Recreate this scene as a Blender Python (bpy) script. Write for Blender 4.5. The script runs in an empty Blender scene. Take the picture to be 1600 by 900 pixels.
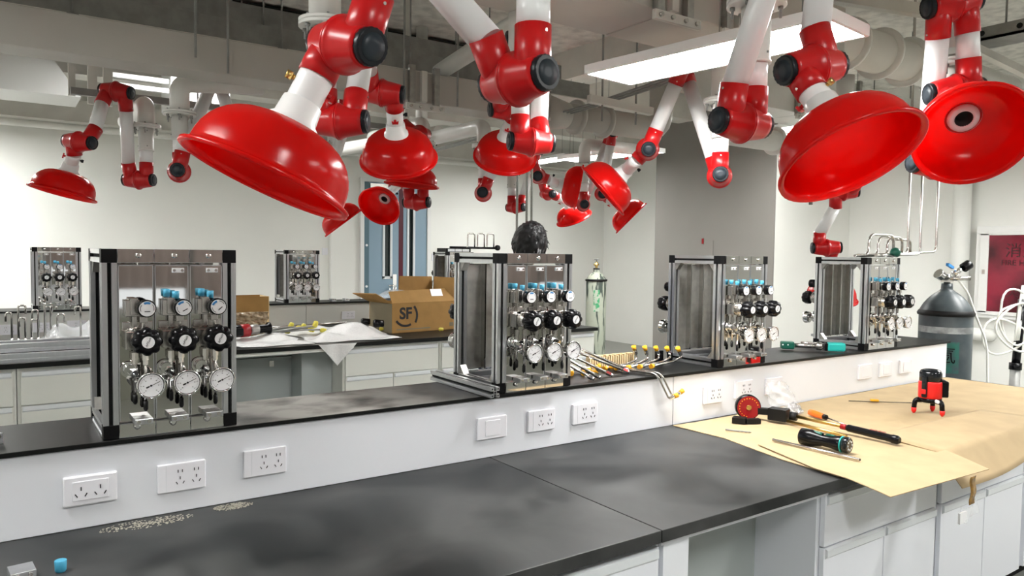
import bpy, bmesh, math, random
from mathutils import Vector as V, Matrix, noise as mnoise

# ------------------------------------------------------------------ camera, world, lights, exposure
S = bpy.context.scene
COL = S.collection
cam_d = bpy.data.cameras.new('camera')
cam_d.sensor_width = 36.0
cam_d.lens = 1164.6 / 1600 * 36
cam_d.clip_start = 0.02
cam = bpy.data.objects.new('camera', cam_d)
COL.objects.link(cam)
yaw, pit, rol = (math.radians(a) for a in (34.894, -2.725, 0.713))
fw = V((math.sin(yaw) * math.cos(pit), math.cos(yaw) * math.cos(pit), math.sin(pit)))
rt = fw.cross(V((0, 0, 1))).normalized()
up = rt.cross(fw)
rr = math.cos(rol) * rt + math.sin(rol) * up
uu = -math.sin(rol) * rt + math.cos(rol) * up
mw = Matrix((rr, uu, -fw)).transposed().to_4x4()
mw.translation = V((0, 0, 1.618))
cam.matrix_world = mw
S.camera = cam

S.view_settings.view_transform = 'Standard'
S.view_settings.look = 'None'
S.view_settings.gamma = 1.0
S.view_settings.use_curve_mapping = False
S.view_settings.exposure = 1.58

w = bpy.data.worlds.new('daylight')
S.world = w
w.use_nodes = True
bg = w.node_tree.nodes['Background']
bg.inputs[0].default_value = (0.93, 0.97, 1.0, 1)
bg.inputs[1].default_value = 0.45
PANEL_STRENGTH = 22.0

# ------------------------------------------------------------------ materials
def mat(name, col, rough=0.5, metal=0.0, noise=0.0, scale=20.0, bump=0.0, coat=0.0, emit=0.0, trans=0.0, alpha=1.0, col2=None, stretch=None, ior=1.45, lo=0.38, hi=0.66, spec=0.5):
    m = bpy.data.materials.new(name)
    m.use_nodes = True
    nt = m.node_tree
    b = nt.nodes['Principled BSDF']
    b.inputs['Base Color'].default_value = (*col, 1)
    b.inputs['Roughness'].default_value = rough
    b.inputs['Metallic'].default_value = metal
    b.inputs['IOR'].default_value = ior; b.inputs['Specular IOR Level'].default_value = spec
    if coat: b.inputs['Coat Weight'].default_value = coat; b.inputs['Coat Roughness'].default_value = 0.06
    if emit:
        b.inputs['Emission Color'].default_value = (*col, 1); b.inputs['Emission Strength'].default_value = emit
    if trans: b.inputs['Transmission Weight'].default_value = trans
    if alpha < 1: b.inputs['Alpha'].default_value = alpha
    if noise or bump:
        tc = nt.nodes.new('ShaderNodeTexCoord'); mp = nt.nodes.new('ShaderNodeMapping')
        nt.links.new(tc.outputs['Object'], mp.inputs[0])
        if stretch: mp.inputs['Scale'].default_value = stretch
        nz = nt.nodes.new('ShaderNodeTexNoise'); nz.inputs['Scale'].default_value = scale; nz.inputs['Detail'].default_value = 6
        nt.links.new(mp.outputs[0], nz.inputs['Vector'])
        if noise:
            mx = nt.nodes.new('ShaderNodeMix'); mx.data_type = 'RGBA'
            c2 = col2 or tuple(max(0, c * (1 - noise)) for c in col)
            mx.inputs['A'].default_value = (*col, 1); mx.inputs['B'].default_value = (*c2, 1)
            cr = nt.nodes.new('ShaderNodeMapRange'); cr.inputs[1].default_value = lo; cr.inputs[2].default_value = hi
            nt.links.new(nz.outputs[0], cr.inputs[0]); nt.links.new(cr.outputs[0], mx.inputs['Factor'])
            nt.links.new(mx.outputs['Result'], b.inputs['Base Color'])
        if bump:
            bp = nt.nodes.new('ShaderNodeBump'); bp.inputs['Strength'].default_value = bump; bp.inputs['Distance'].default_value = 0.004
            nt.links.new(nz.outputs[0], bp.inputs['Height']); nt.links.new(bp.outputs[0], b.inputs['Normal'])
    return m

M = {}
M['wall'] = mat('wall_paint', (0.84, 0.84, 0.80), 0.75, noise=0.03, scale=1.5, bump=0.03)
M['wall_grey'] = mat('column_grey', (0.25, 0.235, 0.217), 0.75, noise=0.04, scale=2.0)
M['floor'] = mat('floor_vinyl', (0.27, 0.275, 0.25), 0.35, noise=0.08, scale=6)
M['concrete'] = mat('painted_concrete', (0.74, 0.72, 0.66), 0.9, noise=0.30, scale=9, bump=0.6)
M['beam'] = mat('beam_paint', (0.70, 0.68, 0.63), 0.85, noise=0.08, scale=5, bump=0.2)
M['duct'] = mat('grey_pp_duct', (0.50, 0.475, 0.435), 0.45, noise=0.06, scale=3)
M['pipe'] = mat('white_pvc', (0.76, 0.75, 0.71), 0.35, noise=0.04, scale=8)
M['tray'] = mat('galvanised_tray', (0.31, 0.31, 0.295), 0.5, 0.2, noise=0.2, scale=12)
M['void_black'] = mat('unlit_void', (0.012, 0.012, 0.013), 0.8, noise=0.4, scale=20)
M['bench_black'] = mat('black_resin', (0.018, 0.020, 0.021), 0.33, spec=0.4)
M['ledge_black'] = mat('black_resin_ledge', (0.006, 0.0065, 0.006), 0.42, spec=0.25)
M['dust'] = mat('pale_dust', (0.42, 0.40, 0.33), 0.9)
M['sill_green'] = mat('dado_paint', (0.20, 0.205, 0.17), 0.6)
M['bench_white'] = mat('white_laminate', (0.80, 0.82, 0.86), 0.35, noise=0.02, scale=2)
M['cab_white'] = mat('cabinet_lacquer', (0.78, 0.80, 0.85), 0.28)
M['cab_grey'] = mat('cabinet_grey_panel', (0.44, 0.48, 0.47), 0.45)  # grey of the recessed knee-space panels and the bench rear
M['cab_far'] = mat('far_cabinet_lacquer', (0.68, 0.69, 0.64), 0.35)
M['gap'] = mat('dark_gap', (0.012, 0.012, 0.012), 0.8, spec=0.2)
M['grip'] = mat('grip_strip', (0.70, 0.73, 0.75), 0.3)
M['socket'] = mat('socket_plastic', (0.86, 0.86, 0.90), 0.25, coat=0.3)
M['slot'] = mat('socket_slot', (0.02, 0.02, 0.025), 0.6)
M['red'] = mat('glossy_red', (0.66, 0.006, 0.005), 0.2, noise=0.08, scale=3)
nt = M['red'].node_tree; b = nt.nodes['Principled BSDF']; b.inputs['Specular IOR Level'].default_value = 0.4   # thin plastic shell: lamp light from above shines through
tl = nt.nodes.new('ShaderNodeBsdfTranslucent'); tl.inputs[0].default_value = (0.95, 0.012, 0.008, 1); mxs = nt.nodes.new('ShaderNodeMixShader'); mxs.inputs[0].default_value = 0.42
nt.links.new(b.outputs[0], mxs.inputs[1]); nt.links.new(tl.outputs[0], mxs.inputs[2]); nt.links.new(mxs.outputs[0], nt.nodes['Material Output'].inputs[0])
M['red_joint'] = mat('red_joint_plastic', (0.52, 0.005, 0.007), 0.3, noise=0.06, scale=5)
M['arm'] = mat('white_arm_tube', (0.82, 0.83, 0.83), 0.28)
M['knob_black'] = mat('ribbed_black_knob', (0.006, 0.008, 0.011), 0.35, spec=0.35)
M['knob_grey'] = mat('grey_knob_face', (0.018, 0.025, 0.032), 0.4, spec=0.35)
M['collar'] = mat('clear_white_collar', (0.80, 0.80, 0.79), 0.3)
M['throat'] = mat('throat_ring', (0.72, 0.60, 0.62), 0.4)
M['dark'] = mat('dark_inside', (0.03, 0.02, 0.02), 0.7)
M['brass'] = mat('brass', (0.62, 0.42, 0.14), 0.3, 1.0)
M['alu'] = mat('anodised_aluminium', (0.66, 0.67, 0.69), 0.28, 0.95, noise=0.06, scale=40, stretch=(1, 1, 0.05))
M['mirror'] = mat('polished_stainless', (0.60, 0.59, 0.565), 0.035, 1.0)
M['steel'] = mat('satin_steel', (0.62, 0.60, 0.57), 0.24, 1.0)
M['steel_back'] = mat('brushed_sheet', (0.42, 0.41, 0.385), 0.4, 0.85, noise=0.2, scale=30)
M['block'] = mat('black_corner_plastic', (0.003, 0.003, 0.0035), 0.5, spec=0.2)
M['black'] = mat('black_plastic', (0.003, 0.003, 0.004), 0.25, spec=0.3)
M['white'] = mat('white_print', (0.85, 0.85, 0.86), 0.4)
M['ink'] = mat('black_ink', (0.01, 0.01, 0.012), 0.5)
M['blue_ink'] = mat('blue_ink', (0.04, 0.22, 0.52), 0.5)
M['blue_cap'] = mat('blue_cap', (0.06, 0.34, 0.52), 0.45)
M['chrome'] = mat('chrome', (0.82, 0.82, 0.82), 0.1, 1.0)
M['card'] = mat('kraft_cardboard', (0.45, 0.335, 0.19), 0.85, noise=0.10, scale=7, bump=0.08)
M['card_dark'] = mat('brown_box_card', (0.34, 0.19, 0.055), 0.8, noise=0.12, scale=9)
M['card_drab'] = mat('drab_box_brown', (0.19, 0.16, 0.10), 0.5, noise=0.1, scale=5)  # duller brown for the shipping box's left side and print
M['door'] = mat('blue_grey_door', (0.25, 0.36, 0.45), 0.45, noise=0.03, scale=3)
M['door_dark'] = mat('teal_frame', (0.10, 0.18, 0.22), 0.45)
M['maroon'] = mat('maroon_strip', (0.09, 0.006, 0.018), 0.5)
M['glass_dark'] = mat('dark_vision_glass', (0.015, 0.025, 0.028), 0.08)
M['hair'] = mat('black_hair', (0.003, 0.003, 0.0035), 0.5, noise=0.3, scale=60, bump=0.35, stretch=(1, 1, 0.15))
M['skin'] = mat('skin', (0.62, 0.36, 0.22), 0.55, noise=0.06, scale=12)
M['shirt'] = mat('navy_cloth', (0.03, 0.04, 0.07), 0.85, noise=0.2, scale=60)
M['trousers'] = mat('dark_trousers', (0.025, 0.025, 0.03), 0.85, noise=0.2, scale=60)
M['eye'] = mat('eye_white', (0.8, 0.8, 0.8), 0.2)
M['cylgrey'] = mat('grey_cylinder_paint', (0.035, 0.048, 0.055), 0.4, noise=0.25, scale=7, col2=(0.07, 0.085, 0.09))
M['green_paint'] = mat('green_stencil', (0.02, 0.14, 0.11), 0.5, noise=0.5, scale=18, col2=(0.05, 0.085, 0.09))
M['band'] = mat('worn_white_band', (0.42, 0.44, 0.44), 0.6, noise=0.6, scale=14)
M['cylgreen'] = mat('worn_green_cylinder', (0.33, 0.36, 0.29), 0.55, noise=0.9, scale=16, col2=(0.04, 0.055, 0.045), stretch=(1.5, 1.5, 0.2), lo=0.52, hi=0.58)
M['green_worn'] = mat('worn_green_patch', (0.05, 0.30, 0.13), 0.5, noise=0.9, scale=22, col2=(0.42, 0.47, 0.38), lo=0.42, hi=0.52)
M['teal'] = mat('teal_plastic', (0.02, 0.46, 0.42), 0.4)
M['green'] = mat('dark_green_plastic', (0.005, 0.10, 0.065), 0.4)
M['orange'] = mat('orange_handle', (0.85, 0.16, 0.015), 0.35)
M['laser_red'] = mat('laser_red', (0.75, 0.015, 0.012), 0.35)
M['disc_red'] = mat('scale_disc_red', (0.30, 0.006, 0.010), 0.35)
M['yellow'] = mat('yellow_cap', (0.85, 0.42, 0.02), 0.45)
M['lime'] = mat('brass_yellow', (0.66, 0.58, 0.08), 0.4)
M['foam'] = mat('tan_corrugated', (0.72, 0.56, 0.32), 0.85, noise=0.15, scale=30)
M['rubber'] = mat('black_rubber', (0.006, 0.006, 0.006), 0.5, spec=0.3)
M['hose'] = mat('clear_hose', (0.80, 0.80, 0.74), 0.25)
M['tape'] = mat('brown_packing_tape', (0.36, 0.20, 0.05), 0.25, noise=0.5, scale=60)
M['plastic_film'] = mat('clear_film', (0.9, 0.92, 0.93), 0.15, noise=0.1, scale=30, bump=0.2, alpha=0.25)
M['bubble'] = mat('bubble_wrap', (0.95, 0.95, 0.94), 0.14, noise=0.08, scale=80, bump=1.0, alpha=0.7)
M['foil'] = mat('crumpled_film', (0.62, 0.52, 0.38), 0.18, 0.2, noise=0.7, scale=26, bump=1.0, col2=(0.22, 0.14, 0.07))
M['glass_red'] = mat('red_cabinet_glass', (0.30, 0.025, 0.05), 0.12, noise=0.7, scale=2.2, col2=(0.07, 0.008, 0.015))
M['frame_white'] = mat('white_metal_frame', (0.80, 0.80, 0.78), 0.4)
M['deep_red'] = mat('sign_red', (0.05, 0.001, 0.004), 0.4)
M['panel'] = mat('led_diffuser', (1.0, 1.0, 0.98), 0.5, emit=PANEL_STRENGTH)
M['lens'] = mat('smoked_lens', (0.01, 0.012, 0.014), 0.06)

m = bpy.data.materials.new('blind_fabric'); m.use_nodes = True; nt = m.node_tree; b = nt.nodes['Principled BSDF']; b.inputs['Base Color'].default_value = (0.52, 0.44, 0.43, 1); b.inputs['Roughness'].default_value = 0.9
tl = nt.nodes.new('ShaderNodeBsdfTranslucent'); tl.inputs[0].default_value = (0.62, 0.54, 0.48, 1); mxs = nt.nodes.new('ShaderNodeMixShader'); mxs.inputs[0].default_value = 0.35
nt.links.new(b.outputs[0], mxs.inputs[1]); nt.links.new(tl.outputs[0], mxs.inputs[2]); nt.links.new(mxs.outputs[0], nt.nodes['Material Output'].inputs[0])
M['blind'] = m

def dusty(name):  # chalk dust and wipe marks on the black worktop
    m = M[name]; nt = m.node_tree; b = nt.nodes['Principled BSDF']
    tc = nt.nodes.new('ShaderNodeTexCoord'); n1 = nt.nodes.new('ShaderNodeTexNoise'); n1.inputs['Scale'].default_value = 2.1; n1.inputs['Detail'].default_value = 8; n1.inputs['Distortion'].default_value = 0.6
    nt.links.new(tc.outputs['Object'], n1.inputs['Vector'])
    r = nt.nodes.new('ShaderNodeMapRange'); r.inputs[1].default_value = 0.38; r.inputs[2].default_value = 0.68; r.inputs[3].default_value = 0.0; r.inputs[4].default_value = 1.0
    nt.links.new(n1.outputs[0], r.inputs[0])
    mx = nt.nodes.new('ShaderNodeMix'); mx.data_type = 'RGBA'; mx.inputs['A'].default_value = (0.003, 0.0045, 0.005, 1); mx.inputs['B'].default_value = (0.06, 0.061, 0.06, 1)
    nt.links.new(r.outputs[0], mx.inputs['Factor']); nt.links.new(mx.outputs['Result'], b.inputs['Base Color'])
    r2 = nt.nodes.new('ShaderNodeMapRange'); r2.inputs[3].default_value = 0.30; r2.inputs[4].default_value = 0.55
    nt.links.new(n1.outputs[0], r2.inputs[0]); nt.links.new(r2.outputs[0], b.inputs['Roughness'])
dusty('bench_black')
def smear(name, cx, w_):  # wiped dust left on one stretch of the ledge
    m = M[name]; nt = m.node_tree; b = nt.nodes['Principled BSDF']
    tc = nt.nodes.new('ShaderNodeTexCoord'); sx = nt.nodes.new('ShaderNodeSeparateXYZ'); nt.links.new(tc.outputs['Object'], sx.inputs[0])
    mp = nt.nodes.new('ShaderNodeMapping'); mp.inputs['Scale'].default_value = (1, 1.2, 1); nt.links.new(tc.outputs['Object'], mp.inputs[0])
    n1 = nt.nodes.new('ShaderNodeTexNoise'); n1.inputs['Scale'].default_value = 5; n1.inputs['Detail'].default_value = 7; nt.links.new(mp.outputs[0], n1.inputs['Vector'])
    def math_(op, a, b_):
        q = nt.nodes.new('ShaderNodeMath'); q.operation = op
        for i, v in enumerate((a, b_)):
            if isinstance(v, (int, float)): q.inputs[i].default_value = v
            else: nt.links.new(v, q.inputs[i])
        q.use_clamp = op == 'MULTIPLY'; return q.outputs[0]
    d = math_('ABSOLUTE', math_('SUBTRACT', sx.outputs[0], cx), 0)
    r = nt.nodes.new('ShaderNodeMapRange'); r.inputs[1].default_value = w_; r.inputs[2].default_value = 0.12; r.inputs[3].default_value = 0; r.inputs[4].default_value = 1; nt.links.new(d, r.inputs[0])
    r2 = nt.nodes.new('ShaderNodeMapRange'); r2.inputs[1].default_value = 0.30; r2.inputs[2].default_value = 0.55; nt.links.new(n1.outputs[0], r2.inputs[0])
    ge = nt.nodes.new('ShaderNodeNewGeometry'); sn = nt.nodes.new('ShaderNodeSeparateXYZ'); nt.links.new(ge.outputs['Normal'], sn.inputs[0])
    f = math_('MULTIPLY', math_('MULTIPLY', r.outputs[0], r2.outputs[0]), sn.outputs[2])
    mx = nt.nodes.new('ShaderNodeMix'); mx.data_type = 'RGBA'; mx.inputs['A'].default_value = (0.006, 0.0065, 0.006, 1); mx.inputs['B'].default_value = (0.30, 0.29, 0.27, 1)
    nt.links.new(f, mx.inputs['Factor']); nt.links.new(mx.outputs['Result'], b.inputs['Base Color'])
smear('ledge_black', -1.28, 0.60)

# ------------------------------------------------------------------ mesh helpers
def frame(d):
    d = V(d).normalized()
    a = V((0, 0, 1)) if abs(d.z) < 0.95 else V((1, 0, 0))
    x = a.cross(d).normalized()
    return x, d.cross(x), d

class MB:
    def __init__(s): s.v = []; s.f = []; s.sm = []
    def add(s, vs, fs, smooth=False):
        o = len(s.v); s.v += [V(p) for p in vs]
        for f in fs: s.f.append([o + i for i in f]); s.sm.append(smooth)
        return s
    def box(s, c, d, R=None):
        c = V(c); hx, hy, hz = d[0] / 2, d[1] / 2, d[2] / 2
        vs = [V((x, y, z)) for x in (-hx, hx) for y in (-hy, hy) for z in (-hz, hz)]
        if R is not None: vs = [R @ p for p in vs]
        return s.add([p + c for p in vs], [(0, 1, 3, 2), (4, 6, 7, 5), (0, 4, 5, 1), (2, 3, 7, 6), (0, 2, 6, 4), (1, 5, 7, 3)])
    def bb(s, x0, x1, y0, y1, z0, z1): return s.box(((x0 + x1) / 2, (y0 + y1) / 2, (z0 + z1) / 2), (x1 - x0, y1 - y0, z1 - z0))
    def lathe(s, prof, p, axis, n=20, cap0=True, cap1=True, smooth=True, wob=None):
        x, y, d = frame(axis); p = V(p); vs = []
        for r, h in prof:
            for i in range(n):
                t = 2 * math.pi * i / n; k = r * (wob(t, h) if wob else 1)
                vs.append(p + d * h + (x * math.cos(t) + y * math.sin(t)) * k)
        m = len(prof); fs = [(a * n + i, a * n + (i + 1) % n, (a + 1) * n + (i + 1) % n, (a + 1) * n + i) for a in range(m - 1) for i in range(n)]
        s.add(vs, fs, smooth); o = len(s.v) - len(vs)
        if cap0: s.f.append([o + i for i in range(n)][::-1]); s.sm.append(False)
        if cap1: s.f.append([o + (m - 1) * n + i for i in range(n)]); s.sm.append(False)
        return s
    def cyl(s, p0, p1, r0, r1=None, n=16, caps=True):
        p0 = V(p0); p1 = V(p1); d = p1 - p0
        return s.lathe([(r0, 0), (r1 if r1 is not None else r0, d.length)], p0, d, n, caps, caps)
    def tube(s, pts, r, n=8):
        pts = [V(p) for p in pts]; x, y, d = frame(pts[1] - pts[0]); vs = []
        for i, p in enumerate(pts):
            t = (pts[min(i + 1, len(pts) - 1)] - pts[max(i - 1, 0)]).normalized()
            x = (x - t * x.dot(t)); x = x.normalized() if x.length > 1e-6 else frame(t)[0]
            y = t.cross(x)
            vs += [p + (x * math.cos(2 * math.pi * k / n) + y * math.sin(2 * math.pi * k / n)) * r for k in range(n)]
        m = len(pts); fs = [(a * n + i, a * n + (i + 1) % n, (a + 1) * n + (i + 1) % n, (a + 1) * n + i) for a in range(m - 1) for i in range(n)]
        s.add(vs, fs, True); o = len(s.v) - len(vs)
        s.f.append([o + i for i in range(n)][::-1]); s.sm.append(False)
        s.f.append([o + (m - 1) * n + i for i in range(n)]); s.sm.append(False)
        return s
    def prism(s, poly, o, u, v, w):  # poly in the u,v plane, swept along the vector w
        o, u, v, w = V(o), V(u), V(v), V(w); n = len(poly)
        vs = [o + u * a + v * b for a, b in poly]; vs += [p + w for p in vs]
        fs = [(i, (i + 1) % n, n + (i + 1) % n, n + i) for i in range(n)]
        return s.add(vs, fs + [tuple(range(n))[::-1], tuple(range(n, 2 * n))])
    def grid(s, fn, nu, nv, smooth=True):
        vs = [fn(i / nu, j / nv) for j in range(nv + 1) for i in range(nu + 1)]
        return s.add(vs, [(j * (nu + 1) + i, j * (nu + 1) + i + 1, (j + 1) * (nu + 1) + i + 1, (j + 1) * (nu + 1) + i) for j in range(nv) for i in range(nu)], smooth)
    def build(s, name, m, parent=None, org=None, bevel=0, solid=0):
        o = V(org) if org is not None else V((0, 0, 0))
        me = bpy.data.meshes.new(name)
        me.from_pydata([tuple(p - o) for p in s.v], [], s.f)
        me.polygons.foreach_set('use_smooth', s.sm)
        bm = bmesh.new(); bm.from_mesh(me); bmesh.ops.recalc_face_normals(bm, faces=bm.faces); bm.to_mesh(me); bm.free()
        me.materials.append(M[m])
        ob = bpy.data.objects.new(name, me); COL.objects.link(ob)
        if parent is not None: ob.parent = parent
        elif org is not None: ob.location = o
        if solid:
            md = ob.modifiers.new('solid', 'SOLIDIFY'); md.thickness = solid; md.offset = 0
        if bevel:
            md = ob.modifiers.new('bevel', 'BEVEL'); md.width = bevel; md.segments = 2; md.limit_method = 'ANGLE'
        return ob

def bend(pts, rad, k=5):  # polyline with rounded corners
    pts = [V(p) for p in pts]; out = [pts[0]]
    for a, b, c in zip(pts, pts[1:], pts[2:]):
        d0 = (a - b).normalized(); d1 = (c - b).normalized(); r = min(rad, (a - b).length * .49, (c - b).length * .49)
        p, q = b + d0 * r, b + d1 * r
        for i in range(k + 1):
            t = i / k; out.append((1 - t) ** 2 * p + 2 * t * (1 - t) * b + t * t * q)
    return out + [pts[-1]]

def tag(o, label, cat, group=None, kind=None):
    if label: o['label'] = label
    if cat: o['category'] = cat
    if group: o['group'] = group
    if kind: o['kind'] = kind
    return o
def empty(name, loc, label, cat, rz=0, group=None):
    o = bpy.data.objects.new(name, None); COL.objects.link(o); o.location = loc; o.rotation_euler = (0, 0, rz); o.empty_display_size = .05
    return tag(o, label, cat, group)
def struct(o): o['kind'] = 'structure'; return o
def copy_tree(o, parent=None):
    c = o.copy(); COL.objects.link(c)
    if parent is not None: c.parent = parent
    for ch in list(o.children): copy_tree(ch, c)
    return c
def words(txt, size, m, parent, loc, rot, name='lettering', extrude=0.0004, align='CENTER', shear=0, bold=0):
    cu = bpy.data.curves.new(name, 'FONT'); cu.body = txt; cu.size = size; cu.extrude = extrude; cu.align_x = align; cu.align_y = 'CENTER'; cu.shear = shear; cu.offset = bold
    cu.materials.append(M[m])
    t = bpy.data.objects.new('words_source', cu); COL.objects.link(t); bpy.context.view_layer.update()
    me = bpy.data.meshes.new_from_object(t.evaluated_get(bpy.context.evaluated_depsgraph_get())); bpy.data.objects.remove(t)
    o = bpy.data.objects.new(name, me); COL.objects.link(o); o.location = loc; o.rotation_euler = rot
    if parent is not None: o.parent = parent
    return o
H = math.pi / 2
rnd = random.Random(7)

# ------------------------------------------------------------------ room shell
struct(MB().bb(-3.1, 9.5, -4.1, 10.6, -0.1, 0).build('floor', 'floor'))
struct(MB().bb(-3.1, 9.5, -4.1, 10.6, 3.75, 3.9).build('ceiling', 'concrete'))
# back wall round the doorway (x 4.52..5.70, up to z 2.71)
b = MB(); b.bb(-3.1, 4.52, 10.5, 10.62, 0, 3.75); b.bb(5.70, 9.5, 10.5, 10.62, 0, 3.75); b.bb(4.52, 5.70, 10.5, 10.62, 2.71, 3.75)
struct(b.build('wall_back', 'wall'))
struct(MB().bb(9.4, 9.52, -4.1, 10.5, 0, 3.75).build('wall_right', 'wall'))
struct(MB().bb(-3.1, -3.0, -4.1, 10.5, 0, 3.75).build('wall_left', 'wall'))
b = MB(); b.bb(-3, 9.4, -4.1, -4.0, 0, 0.9); b.bb(-3, 9.4, -4.1, -4.0, 2.9, 3.75)
for x0, x1 in ((-3, -2.6), (-0.2, 0.2), (2.6, 3.0), (5.4, 5.8), (8.2, 9.4)): b.bb(x0, x1, -4.1, -4.0, 0.9, 2.9)
wf = struct(b.build('wall_front', 'wall')); MB().bb(-3, 9.4, -4.0, -3.98, 0, 0.88).build('dado', 'sill_green', wf)
for i, (x0, x1) in enumerate(((-2.6, -0.2), (0.2, 2.6), (3.0, 5.4), (5.8, 8.2))):
    b = MB(); n = 3
    for k in range(n + 1):
        x = x0 + (x1 - x0) * k / n; b.bb(max(x0, x - .05), min(x1, x + .05), -4.08, -4.02, 0.9, 2.9)
    for z in (0.93, 1.9, 2.87): b.bb(x0, x1, -4.08, -3.99, z - .05, z + .05)
    wn = struct(b.build('window_%d' % (i + 1), 'tray'))
    for k in range(n):
        xa, xb = x0 + (x1 - x0) * k / n + .02, x0 + (x1 - x0) * (k + 1) / n - .02
        MB().grid(lambda u, v: V((xa + (xb - xa) * u, -3.985 + .012 * math.sin(u * 40), 2.9 - (1.72 + .12 * ((k + i) % 2)) * v)), 24, 1).build('roller_blind', 'blind', wn, solid=.002)
cr = struct(MB().bb(7.80, 9.4, 5.62, 7.6, 0, 3.75).build('column_right', 'wall')); MB().bb(7.78, 7.80, 5.62, 7.6, 0, 3.75).build('grey_face', 'wall_grey', cr)  # left face of the column is a darker grey than the rest
struct(MB().bb(-3, 9.4, 10.32, 10.5, 3.11, 3.36).build('beam_back', 'beam'))
for i, (y, z) in enumerate(((6.9, 3.42), (8.7, 3.35))):
    struct(MB().bb(-3, 9.4, y, y + .3, z, 3.75).build('beam_cross', 'beam'))
for i, x in enumerate((-0.4, 5.0)):
    struct(MB().bb(x, x + .35, 1.0, 10.3, 3.45, 3.75).build('beam_long', 'beam'))
struct(MB().bb(4.05, 4.30, 10.42, 10.5, 0, 3.11).build('trim_1', 'wall'))

# ------------------------------------------------------------------ blue double door
door = struct(empty('door_1', (5.11, 10.5, 0), None, None))
oo = (5.11, 10.5, 0)
b = MB(); b.bb(4.52, 4.575, 10.44, 10.6, 0, 2.71); b.bb(5.645, 5.70, 10.44, 10.6, 0, 2.71); b.bb(4.575, 5.645, 10.44, 10.6, 2.655, 2.71)
b.build('door_frame', 'frame_white', door, oo)
MB().bb(4.578, 4.66, 10.46, 10.55, 0, 2.65).build('hinge_strip', 'door_dark', door, oo)
def leaf(x0, x1, w0, w1):
    b = MB(); b.bb(x0, w0, 10.47, 10.53, 0.01, 2.65); b.bb(w1, x1, 10.47, 10.53, 0.01, 2.65); b.bb(w0, w1, 10.47, 10.53, 0.01, 1.22); b.bb(w0, w1, 10.47, 10.53, 2.30, 2.65)
    l = b.build('door_leaf', 'door', door, oo)
    b = MB()
    for a, c, z0, z1 in ((w0 - .015, w0 + .02, 1.2, 2.32), (w1 - .02, w1 + .015, 1.2, 2.32)): b.bb(a, c, 10.455, 10.475, z0, z1)
    for z in (1.21, 2.31): b.bb(w0 - .015, w1 + .015, 10.455, 10.475, z - .02, z + .02)
    b.build('glazing_bead', 'grip', l, oo)
    MB().bb(w0, w1, 10.495, 10.505, 1.22, 2.30).build('vision_pane', 'glass_dark', l, oo)
    return l
l1 = leaf(4.66, 5.155, 4.90, 5.03)
l2 = leaf(5.235, 5.645, 5.31, 5.42)
MB().bb(5.155, 5.235, 10.475, 10.54, 0.01, 2.65).build('meeting_strip', 'maroon', door, oo)
b = MB(); b.tube(bend([(5.09, 10.47, 1.09), (5.09, 10.41, 1.09), (4.96, 10.41, 1.09)], .02), .011); b.bb(5.06, 5.12, 10.462, 10.47, 0.98, 1.26); b.tube(bend([(5.10, 10.44, 1.07), (5.09, 10.43, 1.0), (5.0, 10.43, 1.0), (4.99, 10.44, 1.06)], .03), .009)
b.build('door_handle', 'chrome', l1, oo)
b = MB(); b.bb(4.66, 4.95, 10.41, 10.46, 2.56, 2.63); b.bb(4.62, 4.9, 10.40, 10.42, 2.50, 2.53)
b.build('door_closer', 'steel', door, oo)
for z in (1.08, 1.70, 2.4):
    MB().lathe([(.018, 0), (.018, .01)], (4.62, 10.46, z), (0, -1, 0), 12).build('hinge_screw', 'white', door, oo)
MB().lathe([(.018, 0), (.018, .01)], (5.195, 10.475, 1.10), (0, -1, 0), 12).build('strike_screw', 'white', door, oo)

# wall fittings
def plate(name, label, cat, x, z, wd, ht, y=10.5, extra=None, t=.012, grp=None):
    r = empty(name, (x, y, z), label, cat, group=grp)
    MB().bb(-wd / 2, wd / 2, -t, 0, -ht / 2, ht / 2).build('cover_plate', 'socket', r, bevel=.003)
    if extra: extra(r)
    return r
def scr(r): MB().bb(-.035, .035, -.015, -.011, -.01, .04).build('display', 'slot', r)
plate('thermostat', 'white wall thermostat with dark display left of the blue door', 'thermostat', 4.112, 1.594, .11, .11, extra=scr)
plate('wall_switch', 'plain white wall switch just left of the thermostat', 'switch', 3.985, 1.60, .086, .10)
def rock(r):
    for s in (-1, 1): MB().bb(s * .018 - .016, s * .018 + .016, -.015, -.011, -.03, .03).build('rocker', 'socket', r)
plate('wall_switch', 'white double light switch right of the blue door', 'switch', 5.80, 1.53, .10, .12, extra=rock)

# ------------------------------------------------------------------ near bench
for x0, x1, lab in ((-0.8, 1.5755, 'black worktop slab at the left with dust along the wall joint'), (1.5785, 5.25, 'black worktop slab carrying the cardboard, right of the seam')):
    r = empty('worktop', ((x0 + x1) / 2, 1.95, .795), lab, 'worktop', group='worktop slabs of the near bench')
    MB().bb(x0, x1, 1.487, 2.405, .782, .82).build('slab', 'bench_black', r, r.location, bevel=.002)
r = empty('bench_upstand', (2.2, 2.58, 0), 'white upright service panel with sockets behind the near worktop', 'bench panel')
for x0, x1 in ((-.8, 2.598), (2.602, 5.22)):
    MB().bb(x0, x1, 2.40, 2.42, .8205, 1.05).build('panel', 'bench_white', r, r.location, bevel=.002)
MB().bb(-.8, 5.22, 2.42, 2.74, .8205, 1.05).build('core', 'bench_white', r, r.location)
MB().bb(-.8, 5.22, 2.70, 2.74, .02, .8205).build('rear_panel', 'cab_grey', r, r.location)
r = empty('bench_ledge', (2.2, 2.58, 1.05), 'long narrow black ledge on top of the white service panel', 'shelf')
MB().bb(-.85, 5.25, 2.39, 2.765, 1.05, 1.064).build('shelf_board', 'ledge_black', r, r.location, bevel=.0015)

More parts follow.
